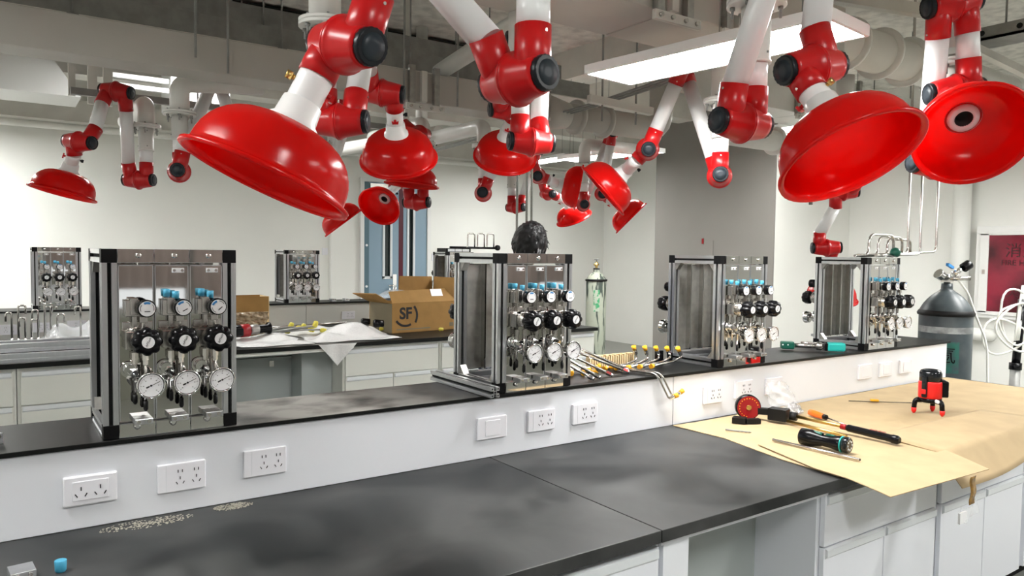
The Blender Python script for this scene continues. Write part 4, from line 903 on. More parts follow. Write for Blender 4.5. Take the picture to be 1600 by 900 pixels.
# ------------------------------------------------------------------ stainless tubes rising from the benches
def tubes(name, pts, r, lab, grp, m='steel', rad=.05):
    o = MB().tube(bend(pts, rad, 6), r, 10).build(name, m, None, pts[0]); tag(o, lab, 'steel tube', grp); return o
ZT = ZL + UH
for k, (x, y) in enumerate(((4.43, 2.555), (4.575, 2.575), (4.72, 2.595))):
    tubes('bent_tube', [(x - .09, y - .02, ZT + .014), (x + .07, y, ZT + .014), (x + .07, y, ZT + .145 - k * .012), (x + .36, y, ZT + .145 - k * .012), (x + .36, y, ZT + .035)], .0085,
          ('bent steel tube arching over the rightmost gas panel, left of three', 'bent steel tube arching over the rightmost gas panel, middle of three', 'bent steel tube arching over the rightmost gas panel, right of three')[k], 'bent tubes on the right gas panel', rad=.06)
for k, (x, ya, z) in enumerate(((5.00, 2.57, ZT + .03), (5.16, 2.57, ZT + .025), (5.38, 2.57, ZT + .045))):
    tubes('riser_tube', [(4.25 + .12 * k, 2.50 + .04 * k, ZT + .010), (x, ya, z), (x - .03, ya, 3.75 if k != 1 else 3.75)], .0085, ('steel riser tube bending up beside the rightmost gas panel, left of three', 'steel riser tube bending up beside the rightmost gas panel, middle of three', 'steel riser tube bending up beside the rightmost gas panel, right of three')[k], 'steel risers at the right')
for k, (x, y) in enumerate(((2.90, 4.11), (2.955, 4.075), (2.985, 4.06))):
    tubes('riser_tube', [(x, y, 1.66), (x - .01, y, 3.75)], .008, ('thin steel riser above the head of the worker, left of three', 'thin steel riser above the head of the worker, middle of three', 'thin steel riser above the head of the worker, right of three')[k], 'thin risers above the worker')
e = empty('green_valve', (4.52, 2.44, ZT), 'small dark green valve on top of the rightmost gas panel', 'valve')
MB().lathe([(.022, 0), (.03, .01), (.03, .035), (.018, .05)], (.06, 0, .012), (.3, -.2, .8), 16).build('valve_cap', 'green', e)
b = MB(); b.cyl((-.14, 0, .014), (.05, 0, .014), .012, n=10); b.build('valve_stem', 'steel', e)
e = empty('tube_rack', (4.56, 7.78, ZT), 'small dark tube rack on top of the far gas panel beside the worker', 'rack')
MB().bb(-.17, .17, -.12, .10, 0, .045).build('rack_base', 'black', e)
for x in (-.10, 0, .10): MB().bb(x - .046, x + .046, -.124, -.119, .006, .038).build('label_plate', 'alu', e)
for x in (.20, .34, .48): MB().tube(bend([(x - .1, 0, .06), (x, 0, .06), (x, 0, .23), (x + .10, 0, .23), (x + .10, 0, .06)], .03), .009, 8).build('bent_tube', 'steel', e)
MB().cyl((-.05, 0, .056), (.62, 0, .056), .014, n=8).build('manifold', 'black', e)
MB().lathe([(.02, 0), (.035, .01), (.035, .04), (.02, .05)], (.62, 0, .06), (0, -1, 0), 12).build('knob', 'black', e)

# ------------------------------------------------------------------ things on the near worktop
ZC = .82
def sheet(name, pts, z, t, label, m='card', cat='cardboard', drop=None):
    """flat sheet from its outline; drop(x, y) lowers it where it hangs over the edge"""
    poly = [V(p) for p in pts]; b = MB(); n = len(poly)
    me = bmesh.new(); vs = [me.verts.new((p.x, p.y, z)) for p in poly]; me.faces.new(vs)
    bmesh.ops.triangulate(me, faces=me.faces)
    if drop:
        bmesh.ops.subdivide_edges(me, edges=me.edges, cuts=7, use_grid_fill=True)
        for v in me.verts: v.co.z = z + drop(v.co.x, v.co.y)
    me.verts.ensure_lookup_table(); me.faces.ensure_lookup_table()
    b.add([v.co.copy() for v in me.verts], [tuple(v.index for v in f.verts) for f in me.faces]); me.free()
    c = sum((V((p.x, p.y, z)) for p in poly), V()) / n
    o = b.build(name, m, None, c); md = o.modifiers.new('solid', 'SOLIDIFY'); md.thickness = t; md.offset = 1
    return tag(o, label, cat)
def wav(x, y): return .0012 * math.sin(x * 7 + y * 3) + .0012
sheet('cardboard_sheet', [(2.585, 2.385, 0), (2.72, 2.37, 0), (3.6, 2.39, 0), (5.2, 2.385, 0), (5.22, 1.9, 0), (5.22, 1.47, 0), (3.9, 1.47, 0), (3.2, 1.48, 0), (2.50, 1.50, 0), (2.52, 1.75, 0), (2.60, 2.1, 0)], ZC, .003, 'large tan cardboard sheet covering the right half of the near worktop', drop=wav)
sheet('cardboard_sheet', [(2.615, 1.935, 0), (3.60, 1.86, 0), (3.30, 1.62, 0), (3.075, 1.245, 0), (2.43, 1.275, 0), (2.487, 1.46, 0), (2.50, 1.6, 0)], ZC + .0055, .003, 'tan cardboard sheet laid on top, its front corner jutting past the worktop edge', drop=lambda x, y: .0012 - .10 * max(0, 1.487 - y) ** 2)
def flap(x, y): return -(.03 * max(0, 1.72 - y) + 1.05 * max(0, 1.465 - y))
def flapf(u, v):
    x = 3.17 + 1.0 * u - .05 * v * (1 - u) + .08 * v * u; y = 1.74 - (.385 - .03 * u) * v - .012 * math.sin(u * 5) * v
    return V((x, y, ZC + .018 + flap(x, y) + .006 * u * v))
o = MB().grid(flapf, 16, 24).build('cardboard_sheet', 'card', None, (3.6, 1.6, ZC), solid=.004); tag(o, 'bent tan cardboard flap drooping over the worktop edge at the right', 'cardboard')
# tape hanging from the jutting corner, with a scrap of clear film
r = empty('packing_tape', (2.985, 1.26, .80), 'strip of brown packing tape hanging below the jutting cardboard', 'tape')
MB().grid(lambda u, v: V((-.022 + .044 * u, .003 * math.sin(v * 9), .006 - .105 * v)), 2, 10).build('tape_strip', 'tape', r, solid=.0008)
MB().grid(lambda u, v: V((-.085 + .13 * u, .006 * math.sin(u * 8 + v * 3), -.095 - .055 * v - .012 * math.sin(u * 5))), 8, 5).build('clear_scrap', 'plastic_film', r, solid=.0008)
MB().bb(-.10, -.045, -.004, .004, -.155, -.115).build('paper_scrap', 'white', r)

# tube bender: red scale disc, forged shoe, two long handles
r = empty('tube_bender', (2.98, 2.27, ZC + .006), 'tube bender with a red scale disc and long handles lying on the cardboard', 'tool')
dax = V((-.60, -.80, 0)); dc = V((.0, .0, .062))
b = MB(); b.lathe([(.060, -.016), (.060, .010), (.050, .014)], dc, dax, 36); b.build('wheel', 'black', r)
disc = MB().lathe([(.0545, .014), (.0545, .0165)], dc, dax, 36).build('scale_disc', 'disc_red', r)
b = MB(); x, y, _ = frame(dax)
for k in range(15):
    a = .3 + k * .3; u = x * math.cos(a) + y * math.sin(a); b.lathe([(.0028, .0165), (.0028, .0172)], dc + u * .044, dax, 6)
b.build('scale_marks', 'yellow', disc)
MB().lathe([(.012, .016), (.012, .020)], dc, dax, 16).build('hub', 'brass', r)
b = MB(); b.box((-.10, -.03, .016), (.05, .06, .026), Matrix.Rotation(.5, 3, 'Z')); b.box((-.055, -.07, .014), (.07, .03, .022), Matrix.Rotation(-.5, 3, 'Z')); b.build('hook_shoe', 'rubber', r)
b = MB(); b.box((.075, -.12, .040), (.060, .085, .055), Matrix.Rotation(.25, 3, 'Z')); b.box((.05, -.05, .045), (.03, .10, .03), Matrix.Rotation(.6, 3, 'Z')); b.cyl((.09, -.17, .04), (.10, -.20, .04), .02, n=12); b.build('forged_block', 'rubber', r)
MB().cyl((.10, -.19, .042), (.115, -.50, .036), .0085, n=12).build('upper_handle', 'brass', r)
MB().cyl((.072, -.17, .018), (.045, -.48, .014), .0075, n=12).build('lower_handle', 'brass', r)
b = MB(); b.lathe([(.012, 0), (.016, .01), (.0165, .20), (.019, .205), (.019, .225), (.013, .235)], (.112, -.44, .036), (.02, -1, -.035), 20); g = b.build('handle_grip', 'black', r)
MB().cyl((.1115, -.415, .0365), (.112, -.445, .036), .0125, n=14).build('grip_ferrule', 'disc_red', r)
words('RIDGID', .022, 'disc_red', g, (.116, -.58, .0490), (.03, 0, -H - .03), 'grip_lettering', .0006)

# cordless screwdriver
r = empty('cordless_driver', (2.778, 1.735, ZC + .012), 'black and green cordless screwdriver with no bit, lying before the bender handles', 'power tool', math.radians(6))
def waist(t): return .0
b = MB(); b.lathe([(.026, -.105), (.034, -.10), (.0355, -.055), (.030, -.035), (.0235, -.005), (.026, .03), (.031, .055), (.0325, .085)], (0, 0, .034), (0, -1, 0), 28); b.build('body', 'black', r)
MB().lathe([(.0318, .070), (.0332, .0705), (.0332, .0745), (.0318, .075)], (0, 0, .034), (0, -1, 0), 28, False, False).build('green_ring', 'teal', r)
MB().lathe([(.0322, .0755), (.0332, .095), (.029, .102)], (0, 0, .034), (0, -1, 0), 28).build('end_cap', 'lens', r)
b = MB()
for k in range(8): a = k * math.pi / 4; b.cyl((.018 * math.cos(a), -.1018, .034 + .018 * math.sin(a)), (.018 * math.cos(a), -.1032, .034 + .018 * math.sin(a)), .0042, n=8)
b.build('collar_marks', 'grip', r)
MB().grid(lambda u, v: V((-.012 + .024 * u, .085 - .075 * v, .069 - .004 * v - .010 * (u - .5) ** 2 * 4)), 4, 6).build('green_inlay', 'green', r, solid=.002)
MB().bb(-.007, .007, -.04, -.005, .054, .063).build('trigger', 'green', r)
# loose steel rod, screwdriver, screw
r = empty('steel_rod', (2.71, 1.74, ZC + .012), 'thin steel rod lying on the cardboard in front of the cordless driver', 'rod')
MB().cyl((-.007, .188, .007), (.012, -.188, .007), .006, n=12).build('rod', 'steel', r)
MB().cyl((.0121, -.188, .007), (.0122, -.190, .007), .004, n=10).build('bore', 'dark', r)
r = empty('screwdriver', (3.31, 2.13, ZC + .006), 'screwdriver with an orange ribbed handle on the cardboard', 'screwdriver')
def fl(t, h): return 1 - .07 * (.5 + .5 * math.cos(6 * t))
MB().lathe([(.010, 0), (.0155, .006), (.017, .04), (.014, .085), (.0125, .10)], (.012, .035, .018), (-.28, -1, -.02), 30, wob=fl).build('handle', 'orange', r)
MB().lathe([(.0125, .10), (.0125, .118)], (.012, .035, .018), (-.28, -1, -.02), 16).build('ferrule', 'black', r)
MB().cyl(V((.012, .035, .018)) + V((-.28, -1, -.02)).normalized() * .118, V((.012, .035, .018)) + V((-.28, -1, -.05)).normalized() * .26, .0035, n=10).build('blade', 'steel', r)
r = empty('drill_bit', (2.735, 2.13, ZC + .007), 'short twist drill bit left of the tools on the cardboard', 'drill bit')
b = MB(); b.cyl((-.028, .05, .004), (.0, .0, .004), .004, n=8); b.lathe([(.004, 0), (.003, .008), (.004, .016), (.003, .024), (.004, .032), (.003, .04), (.0038, .048), (.0005, .056)], (0, 0, .004), (.5, -.9, 0), 8); b.build('bit', 'tray', r)
# bag of screws
r = empty('screw_bag', (3.27, 2.25, ZC + .006), 'clear plastic bag half full of shiny screws against the white panel', 'bag')
def bagf(u, v):
    a = u * 2 * math.pi; h = v; rx = .105 * (1 - .35 * h) * (1 if h < .9 else .8); ry = .055 * (1 - .55 * h)
    w_ = .012 * math.sin(5 * a + 3 * h * 6) * (.3 + h)
    return V(((rx + w_) * math.cos(a) - .04 * h, (ry + w_) * math.sin(a) + .05 * h, .004 + .15 * h))
bg_ = MB().grid(bagf, 36, 12); bg_.build('bag_film', 'plastic_film', r)
b = MB()
for i in range(230):
    a = rnd.uniform(0, 6.28); q = rnd.random() ** .5; c = V((.03 + .066 * q * math.cos(a), -.005 + .036 * q * math.sin(a), .008 + rnd.random() * .055 * (1 - q))); d = V((rnd.uniform(-1, 1), rnd.uniform(-1, 1), rnd.uniform(-.5, .5))).normalized() * .011
    b.cyl(c - d, c + d, .0018, n=5); b.cyl(c + d, c + d * 1.2, .0038, n=6)
o = b.build('screws', 'chrome', r); o['kind'] = 'stuff'

# laser level
r = empty('laser_level', (3.90, 1.865, ZC + .006), 'red and black laser level on three red-tipped feet', 'laser level', math.radians(-35)); r.scale = (1.12, 1.12, 1.32)
b = MB(); b.lathe([(.040, .045), (.048, .050), (.048, .062)], (0, 0, 0), (0, 0, 1), 28); b.build('base_ring', 'black', r)
for k in range(3):
    a = -H + .35 + k * 2.094; p = V((math.cos(a), math.sin(a), 0))
    l = MB().tube(bend([p * .035 + V((0, 0, .052)), p * .062 + V((0, 0, .052)), p * .066 + V((0, 0, .018))], .02), .0105, 12).build('foot', 'black', r)
    MB().lathe([(.004, 0), (.010, .008), (.0115, .022)], p * .066, (0, 0, 1), 14).build('foot_tip', 'laser_red', l)
MB().lathe([(.047, .062), (.049, .066), (.049, .12), (.046, .128)], (0, 0, 0), (0, 0, 1), 32).build('red_body', 'laser_red', r)
MB().lathe([(.0465, .126), (.0465, .158), (.040, .168), (.030, .171)], (0, 0, 0), (0, 0, 1), 32).build('lens_dome', 'lens', r)
b = MB(); b.box((-.040, -.028, .108), (.022, .022, .082), Matrix.Rotation(.6, 3, 'Z')); b.build('front_column', 'lens', r, bevel=.004)
MB().box((-.045, -.032, .090), (.016, .018, .018), Matrix.Rotation(.6, 3, 'Z')).build('badge', 'laser_red', r, bevel=.002)
b = MB(); b.box((.052, -.012, .098), (.034, .05, .062), Matrix.Rotation(-.25, 3, 'Z')); b.box((.045, -.012, .128), (.03, .045, .01), Matrix.Rotation(-.25, 3, 'Z')); b.build('battery_pack', 'black', r, bevel=.006)
MB().box((.0693, -.02, .09), (.001, .022, .006), Matrix.Rotation(-.25, 3, 'Z')).build('pack_print', 'white', r)
MB().cyl((.0, -.05, .056), (.0, -.066, .056), .007, n=12).build('adjust_knob', 'white', r)
r = empty('marker_pin', (3.99, 2.12, ZC + .006), 'thin pin with a yellow flag lying left of the laser level', 'pin')
MB().cyl((-.16, .14, .004), (.06, -.09, .010), .0022, n=6).build('pin', 'black', r)
MB().box((-.06, .05, .012), (.04, .02, .012), Matrix.Rotation(-.8, 3, 'Z')).build('flag', 'yellow', r)

# left end of the worktop and ledge
o = MB().lathe([(.010, 0), (.0125, .004), (.0135, .028), (.0125, .029)], (.125, 2.105, ZC), (0, 0, 1), 16).build('blue_stopper', 'blue_cap', None, (.125, 2.105, ZC)); tag(o, 'loose light blue plastic cap on the black worktop at the lower left', 'cap')
def small_bracket(loc, rz, lab):
    r = empty('outlet_bracket', loc, lab, 'bracket', rz)
    b = MB(); b.bb(-.026, .026, -.03, .03, .012, .030); b.bb(-.026, .026, .02, .03, 0, .012); b.bb(-.026, .026, -.03, -.02, 0, .012); b.build('block', 'alu', r, bevel=.001)
    for x in (-.012, .014): MB().cyl((x, -.03, .021), (x, -.034, .021), .005, n=10).build('screw', 'steel', r)
small_bracket((.045, 2.10, ZC), .1, 'metal bracket block at the bottom left corner beside the blue cap')
small_bracket((-.02, 2.53, 1.064), .5, 'metal bracket block on the ledge at the left edge')
for i, (x, y, s, lab) in enumerate(((.36, 2.345, .085, 'pale dust patch on the worktop below the second socket'), (.60, 2.36, .04, 'small pale dust patch on the worktop below the third socket'))):
    b = MB()
    for k in range(260):
        a = rnd.uniform(0, 6.28); q = rnd.random() ** .7; px, py = x + s * 1.5 * q * math.cos(a), y + .03 * q * math.sin(a) * (1.3 if i == 0 else 1)
        b.box((px, min(py, 2.397), ZC + .0006), (rnd.uniform(.002, .006), rnd.uniform(.002, .005), .001), Matrix.Rotation(a, 3, 'Z'))
    o = b.build('sawdust', 'dust', None, (x, y, ZC)); tag(o, lab, 'dust', kind='stuff')

# ------------------------------------------------------------------ things on the near ledge
ZLG = 1.064
r = empty('torque_tool', (3.93, 2.56, ZLG), 'teal handled metal tool on the ledge before the rightmost gas panel', 'tool', math.atan2(-.223, .22))
MB().box((-.135, 0, .030), (.075, .055, .044)).build('green_end', 'green', r, bevel=.008)
for y in (-.012, .012): MB().cyl((-.15 + y * 1.2, -.0275, .034), (-.15 + y * 1.2, -.0290, .034), .004, n=8).build('screw', 'white', r)
b = MB(); b.cyl((-.10, 0, .03), (.03, 0, .028), .013, n=14); b.cyl((-.06, 0, .045), (.02, 0, .045), .008, n=10); b.lathe([(.014, 0), (.024, .008), (.026, .03), (.018, .042)], (.02, 0, .030), (1, 0, 0), 18); b.build('shaft', 'steel', r)
MB().box((.135, 0, .028), (.10, .052, .050)).build('teal_handle', 'teal', r, bevel=.012)
MB().box((.078, 0, .028), (.018, .046, .044)).build('handle_collar', 'black', r, bevel=.004)
o = MB().box((3.98, 2.47, ZLG + .002), (.13, .010, .003), Matrix.Rotation(-.75, 3, 'Z')).build('steel_rule', 'steel', None, (3.98, 2.47, ZLG)); tag(o, 'thin steel strip beside the teal tool', 'strip')

def nut_tube(label, pts, r=.0055, capped=False, grp='loose bent steel tubes on the ledge'):
    e = empty('bent_tube', pts[0], label, 'steel tube', group=grp); o = e.location.copy(); P_ = [V(p) for p in pts]
    MB().tube(bend(P_, .03, 5), r, 10).build('tube', 'steel', e, o)
    for a, c in ((P_[0], P_[1]), (P_[-1], P_[-2])):
        d = (a - c).normalized()
        MB().lathe([(r + .0045, -.022), (r + .0045, 0)], a, d, 6, smooth=False).lathe([(r + .002, 0), (r + .002, .009)], a, d, 8).build('union_nut', 'chrome', e, o)
        if capped: MB().lathe([(r + .005, .004), (r + .0065, .024)], a, d, 10).build('end_cap', 'yellow', e, o)
    return e
z = ZLG + .012
arch = [((2.135, 2.44, z), 'steel tube leaning by the gauge of the second gas panel, leftmost nut'), ((2.185, 2.455, z), 'steel tube leaning by the second gas panel, second nut from the left'), ((2.27, 2.47, z), 'steel tube leaning by the second gas panel, third nut from the left'), ((2.40, 2.50, z), 'long steel tube sloping down to the right, front nut of the pair'), ((2.44, 2.54, z), 'long steel tube sloping down to the right, rear nut of the pair')]
for k, (p, lab) in enumerate(arch):
    nut_tube(lab, [p, (2.06 + .03 * k, 2.60 + .015 * k, ZLG + .085 + .012 * k), (2.02 + .03 * k, 2.68, ZLG + .075), (2.02 + .03 * k, 2.70, ZLG + .016)], .0065)
for k in range(4):
    nut_tube(('capped steel tube lying low behind the gauge, front', 'capped steel tube lying low behind the gauge, second', 'capped steel tube lying low behind the gauge, third', 'capped steel tube lying low behind the gauge, rear')[k],
             [(2.10 + .05 * k, 2.62 - .02 * k, ZLG + .014), (2.16 + .05 * k, 2.66, ZLG + .02), (2.25 + .04 * k, 2.62 + .02 * k, ZLG + .014)], .006, True, 'capped tubes behind the gauge')
for k in range(5):
    x = 2.47 + .042 * k; y = 2.63 - .035 * k
    nut_tube(('bent tube with yellow caps left of the third gas panel, front of its pile', 'bent tube with yellow caps left of the third gas panel, second of its pile', 'bent tube with yellow caps left of the third gas panel, middle of its pile', 'bent tube with yellow caps left of the third gas panel, fourth of its pile', 'bent tube with yellow caps left of the third gas panel, rear of its pile')[k],
             [(x - .09, y - .01, ZLG + .013 + .004 * k), (x + .10, y + .04, ZLG + .014 + .004 * k), (x + .17, y + .05, ZLG + .03 + .004 * k), (x + .15, y + .05, ZLG + .075)], .0055, True, 'capped tubes left of the third panel')
for k in range(2):
    x = 2.47 + .028 * k
    nut_tube(('bent tube hanging over the ledge front with yellow caps, left of two', 'bent tube hanging over the ledge front with yellow caps, right of two')[k],
             [(x - .06, 2.60, ZLG + .016), (x - .005, 2.378, ZLG + .012), (x + .06, 2.362, ZLG - .105), (x + .085 + .012 * k, 2.358, ZLG - .098 + .012 * k)], .005, True, 'tubes hanging over the ledge')
o = MB().tube(bend([(1.99, 2.62, 1.155), (2.07, 2.66, 1.21), (2.155, 2.70, 1.15), (2.165, 2.70, 1.08)], .07), .015, 14).build('black_hose', 'rubber', None, (2.0, 2.62, 1.1)); tag(o, 'thick black hose arching out of the second gas panel', 'hose')
r = empty('corrugated_strip', (2.50, 2.73, ZLG), 'low tan corrugated strip standing behind the loose steel tubes', 'packing')
MB().bb(-.15, .15, .0, .006, 0, .058).build('backing', 'foam', r)
for k in range(20): MB().bb(-.148 + .015 * k, -.140 + .015 * k, -.022, 0, 0, .052 + .004 * (k % 2)).build('rib', 'foam', r)
r = empty('black_block', (2.73, 2.62, ZLG), 'small black block standing among the yellow capped tubes', 'block'); MB().bb(-.016, .016, -.016, .016, 0, .075).build('body', 'black', r, bevel=.003)

# ------------------------------------------------------------------ things on the far bench
ZF = .82
r = empty('shipping_box', (3.52, 6.80, ZF), 'open brown shipping box with a black printed emblem on the far worktop', 'box', math.radians(7)); BW, BD, BH = .78, .42, .29
b = MB(); t = .006
MB().bb(-BW / 2, BW / 2, -BD / 2, -BD / 2 + t, 0, BH).build('front_side', 'card_dark', r)
MB().bb(-BW / 2, BW / 2, BD / 2 - t, BD / 2, 0, BH).build('rear_side', 'card_dark', r)
MB().bb(-BW / 2, -BW / 2 + t, -BD / 2 + t, BD / 2 - t, 0, BH).build('left_side', 'card_drab', r)
MB().bb(BW / 2 - t, BW / 2, -BD / 2 + t, BD / 2 - t, 0, BH).build('right_side', 'card_dark', r)
MB().bb(-BW / 2, BW / 2, -BD / 2, BD / 2, 0, t).build('bottom', 'card_dark', r)
def flp(n, p, m='card_dark'): MB().add([V(q) for q in p], [tuple(range(len(p)))]).build(n, m, r, solid=.006)
f = MB().add([(-BW / 2, -BD / 2, BH), (BW / 2, -BD / 2, BH), (BW / 2 - .08, -BD / 2 + .10, BH + .13), (-BW / 2 + .02, -BD / 2 + .10, BH + .11)], [(0, 1, 2, 3)]).build('front_flap', 'card_dark', r, solid=.006)
flp('left_flap', [(-BW / 2, -BD / 2, BH), (-BW / 2, BD / 2, BH), (-BW / 2 - .22, BD / 2 - .05, BH + .09), (-BW / 2 - .17, -BD / 2 + .02, BH + .10)])
flp('right_flap', [(BW / 2, -BD / 2, BH), (BW / 2, BD / 2, BH), (BW / 2 + .02, BD / 2, BH + .24), (BW / 2 + .02, -BD / 2, BH + .24)])
flp('rear_flap', [(-.05, BD / 2, BH), (BW / 2, BD / 2, BH), (BW / 2, BD / 2 + .02, BH + .24), (-.02, BD / 2 + .02, BH + .25)])
MB().add([(.10, -BD / 2 + .035, BH + .058), (.24, -BD / 2 + .035, BH + .058), (.25, -BD / 2 + .083, BH + .125), (.11, -BD / 2 + .083, BH + .125)], [(0, 1, 2, 3)]).build('address_label', 'white', r, solid=.002)
em = words('SF', .155, 'ink', r, (-.235, -BD / 2 - .001, .185), (H, 0, 0), 'box_emblem', .0008, bold=.005)
b = MB()
for a0_, a1_, c in ((-.55, .75, (-.235, .165)), (-2.5, -1.1, (-.235, .20))):
    q = []
    for k in range(13):
        a = a0_ + (a1_ - a0_) * k / 12; q.append((c[0] + .145 * math.cos(a), c[1] + .145 * math.sin(a)))
    for k in range(13):
        a = a1_ + (a0_ - a1_) * k / 12; q.append((c[0] + .122 * math.cos(a), c[1] + .122 * math.sin(a)))
    b.prism(q, (0, -BD / 2 - .0002, 0), (1, 0, 0), (0, 0, 1), (0, -.0016, 0))
b.build('emblem_arcs', 'ink', r)
b = MB(); b.bb(-.34, .06, -BD / 2 - .001, -BD / 2, .028, .040); b.bb(.30, .35, -BD / 2 - .001, -BD / 2, .035, .075); b.build('box_print', 'card_drab', r)
for k in range(5): MB().bb(.315, .345, -BD / 2 - .001, -BD / 2, .12 + .032 * k, .14 + .032 * k).build('box_print', 'card_drab', r)
o = MB().grid(lambda u, v: V((-.40 + .45 * u + .02 * math.sin(7 * v), -.12 + .30 * v, .31 + .09 * math.sin(u * 3.1) * (.6 + .4 * math.sin(v * 3)) + .012 * math.sin(u * 17 + v * 11))), 24, 16).build('foam_wrap', 'plastic_film', None); o.location = (3.52, 6.80, ZF); tag(o, 'white film bulging out of the open shipping box', 'packing film', kind='stuff')

r = empty('cardboard_box', (1.92, 7.15, ZF), 'small upright brown box with crumpled film in its open front', 'box')
MB().bb(-.24, .20, .14, .146, 0, .36).build('rear_side', 'card_dark', r); MB().bb(.194, .20, -.14, .14, 0, .36).build('right_side', 'foam', r); MB().bb(-.24, -.234, -.14, .14, 0, .36).build('left_side', 'card_dark', r)
MB().bb(-.234, .194, -.14, -.134, .22, .36).build('front_flap', 'card_dark', r); MB().bb(-.24, .2, -.14, .14, 0, .006).build('bottom', 'card_dark', r)
o = MB().grid(lambda u, v: V((-.225 + .41 * u, -.135 - .03 * abs(math.sin(u * 13 + v * 5)) - .02 * math.sin(v * 19 + u * 7), .01 + .21 * v)), 30, 20, False).build('crumpled_film', 'foil', r); o['kind'] = 'stuff'

r = empty('power_drill', (1.83, 6.55, ZF + .035), 'black and red hand drill lying on bubble wrap at the far bench', 'power tool', math.radians(12))
b = MB(); b.lathe([(.045, -.20), (.055, -.18), (.055, -.06), (.045, -.02)], (0, 0, .065), (1, 0, 0), 20); b.build('motor_body', 'black', r)
MB().lathe([(.0555, -.11), (.0565, -.108), (.0565, -.03), (.05, -.028)], (0, 0, .065), (1, 0, 0), 20).build('red_shell', 'disc_red', r)
MB().lathe([(.040, -.02), (.045, 0), (.045, .05), (.038, .06)], (0, 0, .068), (1, 0, 0), 18).build('gear_housing', 'steel_back', r)
MB().lathe([(.034, .06), (.038, .065), (.036, .14), (.055, .15), (.055, .165)], (0, 0, .07), (1, 0, 0), 18).build('chuck', 'black', r)
MB().box((-.14, -.02, .06), (.07, .10, .07)).build('handle', 'black', r, bevel=.01)
MB().cyl((.165, 0, .07), (.165, -.02, .0), .004, n=6).build('bit', 'steel', r)
MB().lathe([(.028, 0), (.03, .1), (.02, .12)], (-.16, .05, .08), (0, .3, 1), 14).build('battery', 'black', r)

def wrap(name, label, x0, x1, y0, y1, amp, seed, m='bubble', hang=None, cat='bubble wrap', base=.010):
    def fn(u, v):
        x = x0 + (x1 - x0) * u + .03 * math.sin(v * 9 + seed); y = y0 + (y1 - y0) * v + .02 * math.sin(u * 11 + seed)
        hgt = amp * (mnoise.noise(V((x * 4, y * 4, seed))) + .5); e_ = min(u, 1 - u, v, 1 - v) * 5
        z = ZF + base + max(0, hgt) * min(1, e_)
        if hang and v < .12: z = ZF + base
        return V((x, y, z))
    o = MB().grid(fn, 46, 30).build(name, m, None, ((x0 + x1) / 2, (y0 + y1) / 2, ZF), solid=.003); tag(o, label, cat); return o
wrap('bubble_wrap', 'crumpled white bubble wrap sheet in the middle of the far worktop', 2.25, 3.06, 6.12, 7.0, .11, 3.1)
wrap('bubble_wrap', 'flat bubble wrap sheet under the drill and brass fittings', 1.60, 2.20, 6.10, 6.75, .05, 7.7)
wrap('bubble_wrap', 'heap of bubble wrap at the right beside the second gas panel', 4.02, 4.75, 6.35, 7.35, .40, 1.3)
o = MB().grid(lambda u, v: V((2.24 + .34 * u, 6.045 - .012 * math.sin(u * 9), ZF - .19 * v * (1 - abs(2 * u - 1)) - .0)), 16, 10).build('bubble_wrap', 'bubble', None, (2.4, 6.05, .8), solid=.002); tag(o, 'pointed corner of bubble wrap hanging over the far worktop edge', 'bubble wrap')
wrap('plastic_bag', 'clear plastic sheeting behind the upright tubes at the left', .30, .95, 6.9, 7.5, .22, 5.2, 'plastic_film', cat='plastic sheet')

for k in range(7):
    a = -.5 + .16 * k; x = 2.05 + .05 * k; y = 6.72 - .02 * k
    e = empty('brass_fitting', (x, y, ZF + .02), ('thin dark tube with a yellow fitting on the far worktop, 1st from the drill', 'thin dark tube with a yellow fitting, second from the drill', 'thin dark tube with a yellow fitting, third from the drill', 'thin dark tube with a yellow fitting, middle of the bunch', 'thin dark tube with a yellow fitting, third from the bubble wrap', 'thin dark tube with a yellow fitting, next but one to the bubble wrap', 'thin dark tube with a yellow fitting, nearest the bubble wrap')[k], 'fitting', group='yellow fittings on the far worktop'); o = e.location.copy()
    MB().tube(bend([(x - .22, y - .04 + .02 * k, ZF + .055), (x - .05, y, ZF + .075 + .01 * (k % 3)), (x + .12, y + .02, ZF + .065 + .015 * (k % 3))], .05), .008, 7).build('tube', 'tray', e, o)
    MB().lathe([(.015, 0), (.022, .008), (.022, .05), (.014, .06)], (x + .12, y + .02, ZF + .065 + .012 * (k % 3)), (.3, -.2, 1 if k % 2 else -.1), 10).lathe([(.026, .02), (.026, .035)], (x + .12, y + .02, ZF + .065 + .012 * (k % 3)), (.3, -.2, 1 if k % 2 else -.1), 6, smooth=False).build('fitting', 'lime', e, o)
o = MB().cyl((1.75, 7.0, ZF + .055), (2.9, 7.05, ZF + .075), .014, n=10).build('steel_rod', 'steel', None, (2.3, 7.0, ZF)); tag(o, 'long steel rod behind the yellow fittings on the far worktop', 'rod')
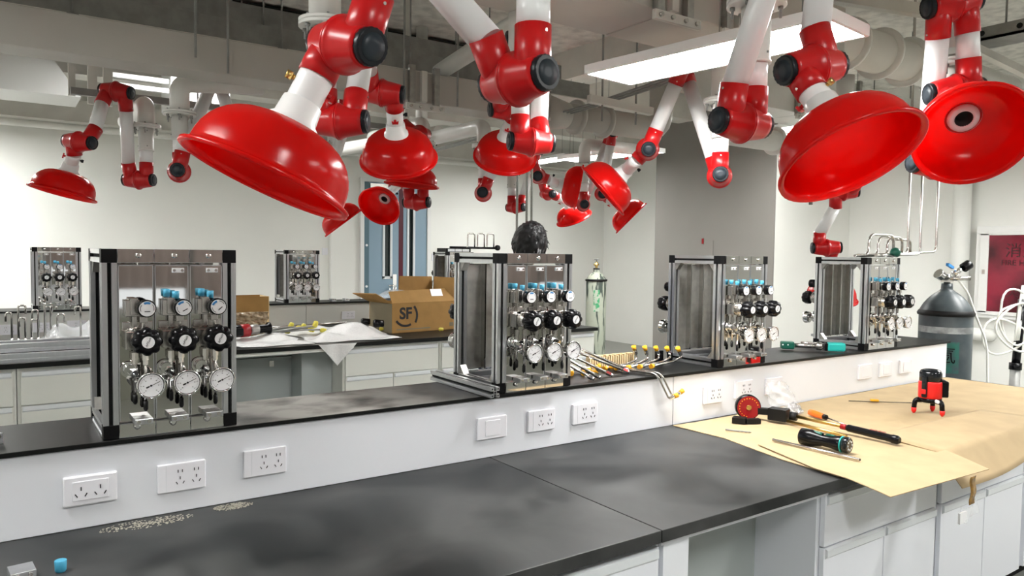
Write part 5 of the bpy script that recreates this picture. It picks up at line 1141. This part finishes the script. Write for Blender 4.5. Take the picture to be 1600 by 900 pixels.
for i, (x, y, s, m, lab, cat) in enumerate(((2.73, 6.50, .05, 'black', 'small black plastic piece on the bubble wrap, leftmost', 'cap'), (3.0, 6.55, .09, 'black', 'long black plastic piece on the bubble wrap', 'cap'), (2.98, 6.80, .08, 'black', 'black plastic piece behind the bubble wrap', 'cap'), (3.62, 6.42, .04, 'lime', 'yellow cap before the shipping box', 'cap'), (3.12, 6.72, .04, 'lime', 'yellow cap left of the shipping box', 'cap'))):
    o = MB().lathe([(s * .35, 0), (s * .45, s * .2), (s * .35, s * 1.1)], (x - s * .4, y, ZF + .02 + s * .3 + (.06 if i < 3 else 0)), (1, -.3, .0), 12).build('plastic_stopper', m, None, (x, y, ZF)); tag(o, lab, cat)
for k in range(2): small_bracket((3.03 + .15 * k, 7.75, 1.064), .2, ('small metal block on the far ledge next to the gas panel', 'small metal block on the far ledge, second from the gas panel')[k])
# upright tubes, aluminium bars at the far left
for k in range(9):
    x = .12 + (.045 * k if k < 8 else .62); y = 7.25 - .03 * (k % 3); h = (.26, .32, .22, .20, .28, .33, .30, .24, .30)[k]
    if k == 8: x = .60
    e = empty('upright_tube', (x, y, ZF), ('upright hooked steel tube at the far left, first', 'upright hooked steel tube at the far left, second', 'upright hooked steel tube at the far left, third', 'upright hooked steel tube at the far left, fourth', 'upright hooked steel tube at the far left, fifth', 'upright hooked steel tube at the far left, sixth', 'upright hooked steel tube at the far left, seventh', 'upright hooked steel tube at the far left, eighth', 'single upright hooked steel tube apart from its bunch')[k], 'steel tube', group='hooked tubes at the far left')
    MB().tube(bend([(0, 0, .03), (0, 0, h), (.05 if k % 2 else -.04, .0, h), (.05 if k % 2 else -.04, .0, h - .07)], .02), .008, 8).build('tube', 'steel', e)
    MB().lathe([(.016, 0), (.018, .03), (.012, .04)], (0, 0, 0), (0, 0, 1), 6, smooth=False).build('union_nut', 'chrome', e)
for k, (y, z) in enumerate(((6.14, .0), (6.30, .0), (6.22, .062), (6.42, .062))):
    e = empty('aluminium_profile', (.2, y, ZF + z), ('long aluminium bar on the front edge of the far worktop', 'long aluminium bar behind the front one on the far worktop', 'long aluminium bar stacked on the lower pair', 'long aluminium bar stacked at the rear of the far worktop')[k], 'metal profile', group='stacked bars on the far worktop')
    MB().prism(profile(.06), (-1.0, 0, .03), (0, 1, 0), (0, 0, 1), (1.95, 0, 0)).build('profile_bar', 'alu' if k != 1 else 'black', e)
small_bracket((-.1, 7.75, 1.064), 0, 'small metal block on the far ledge at the left edge')
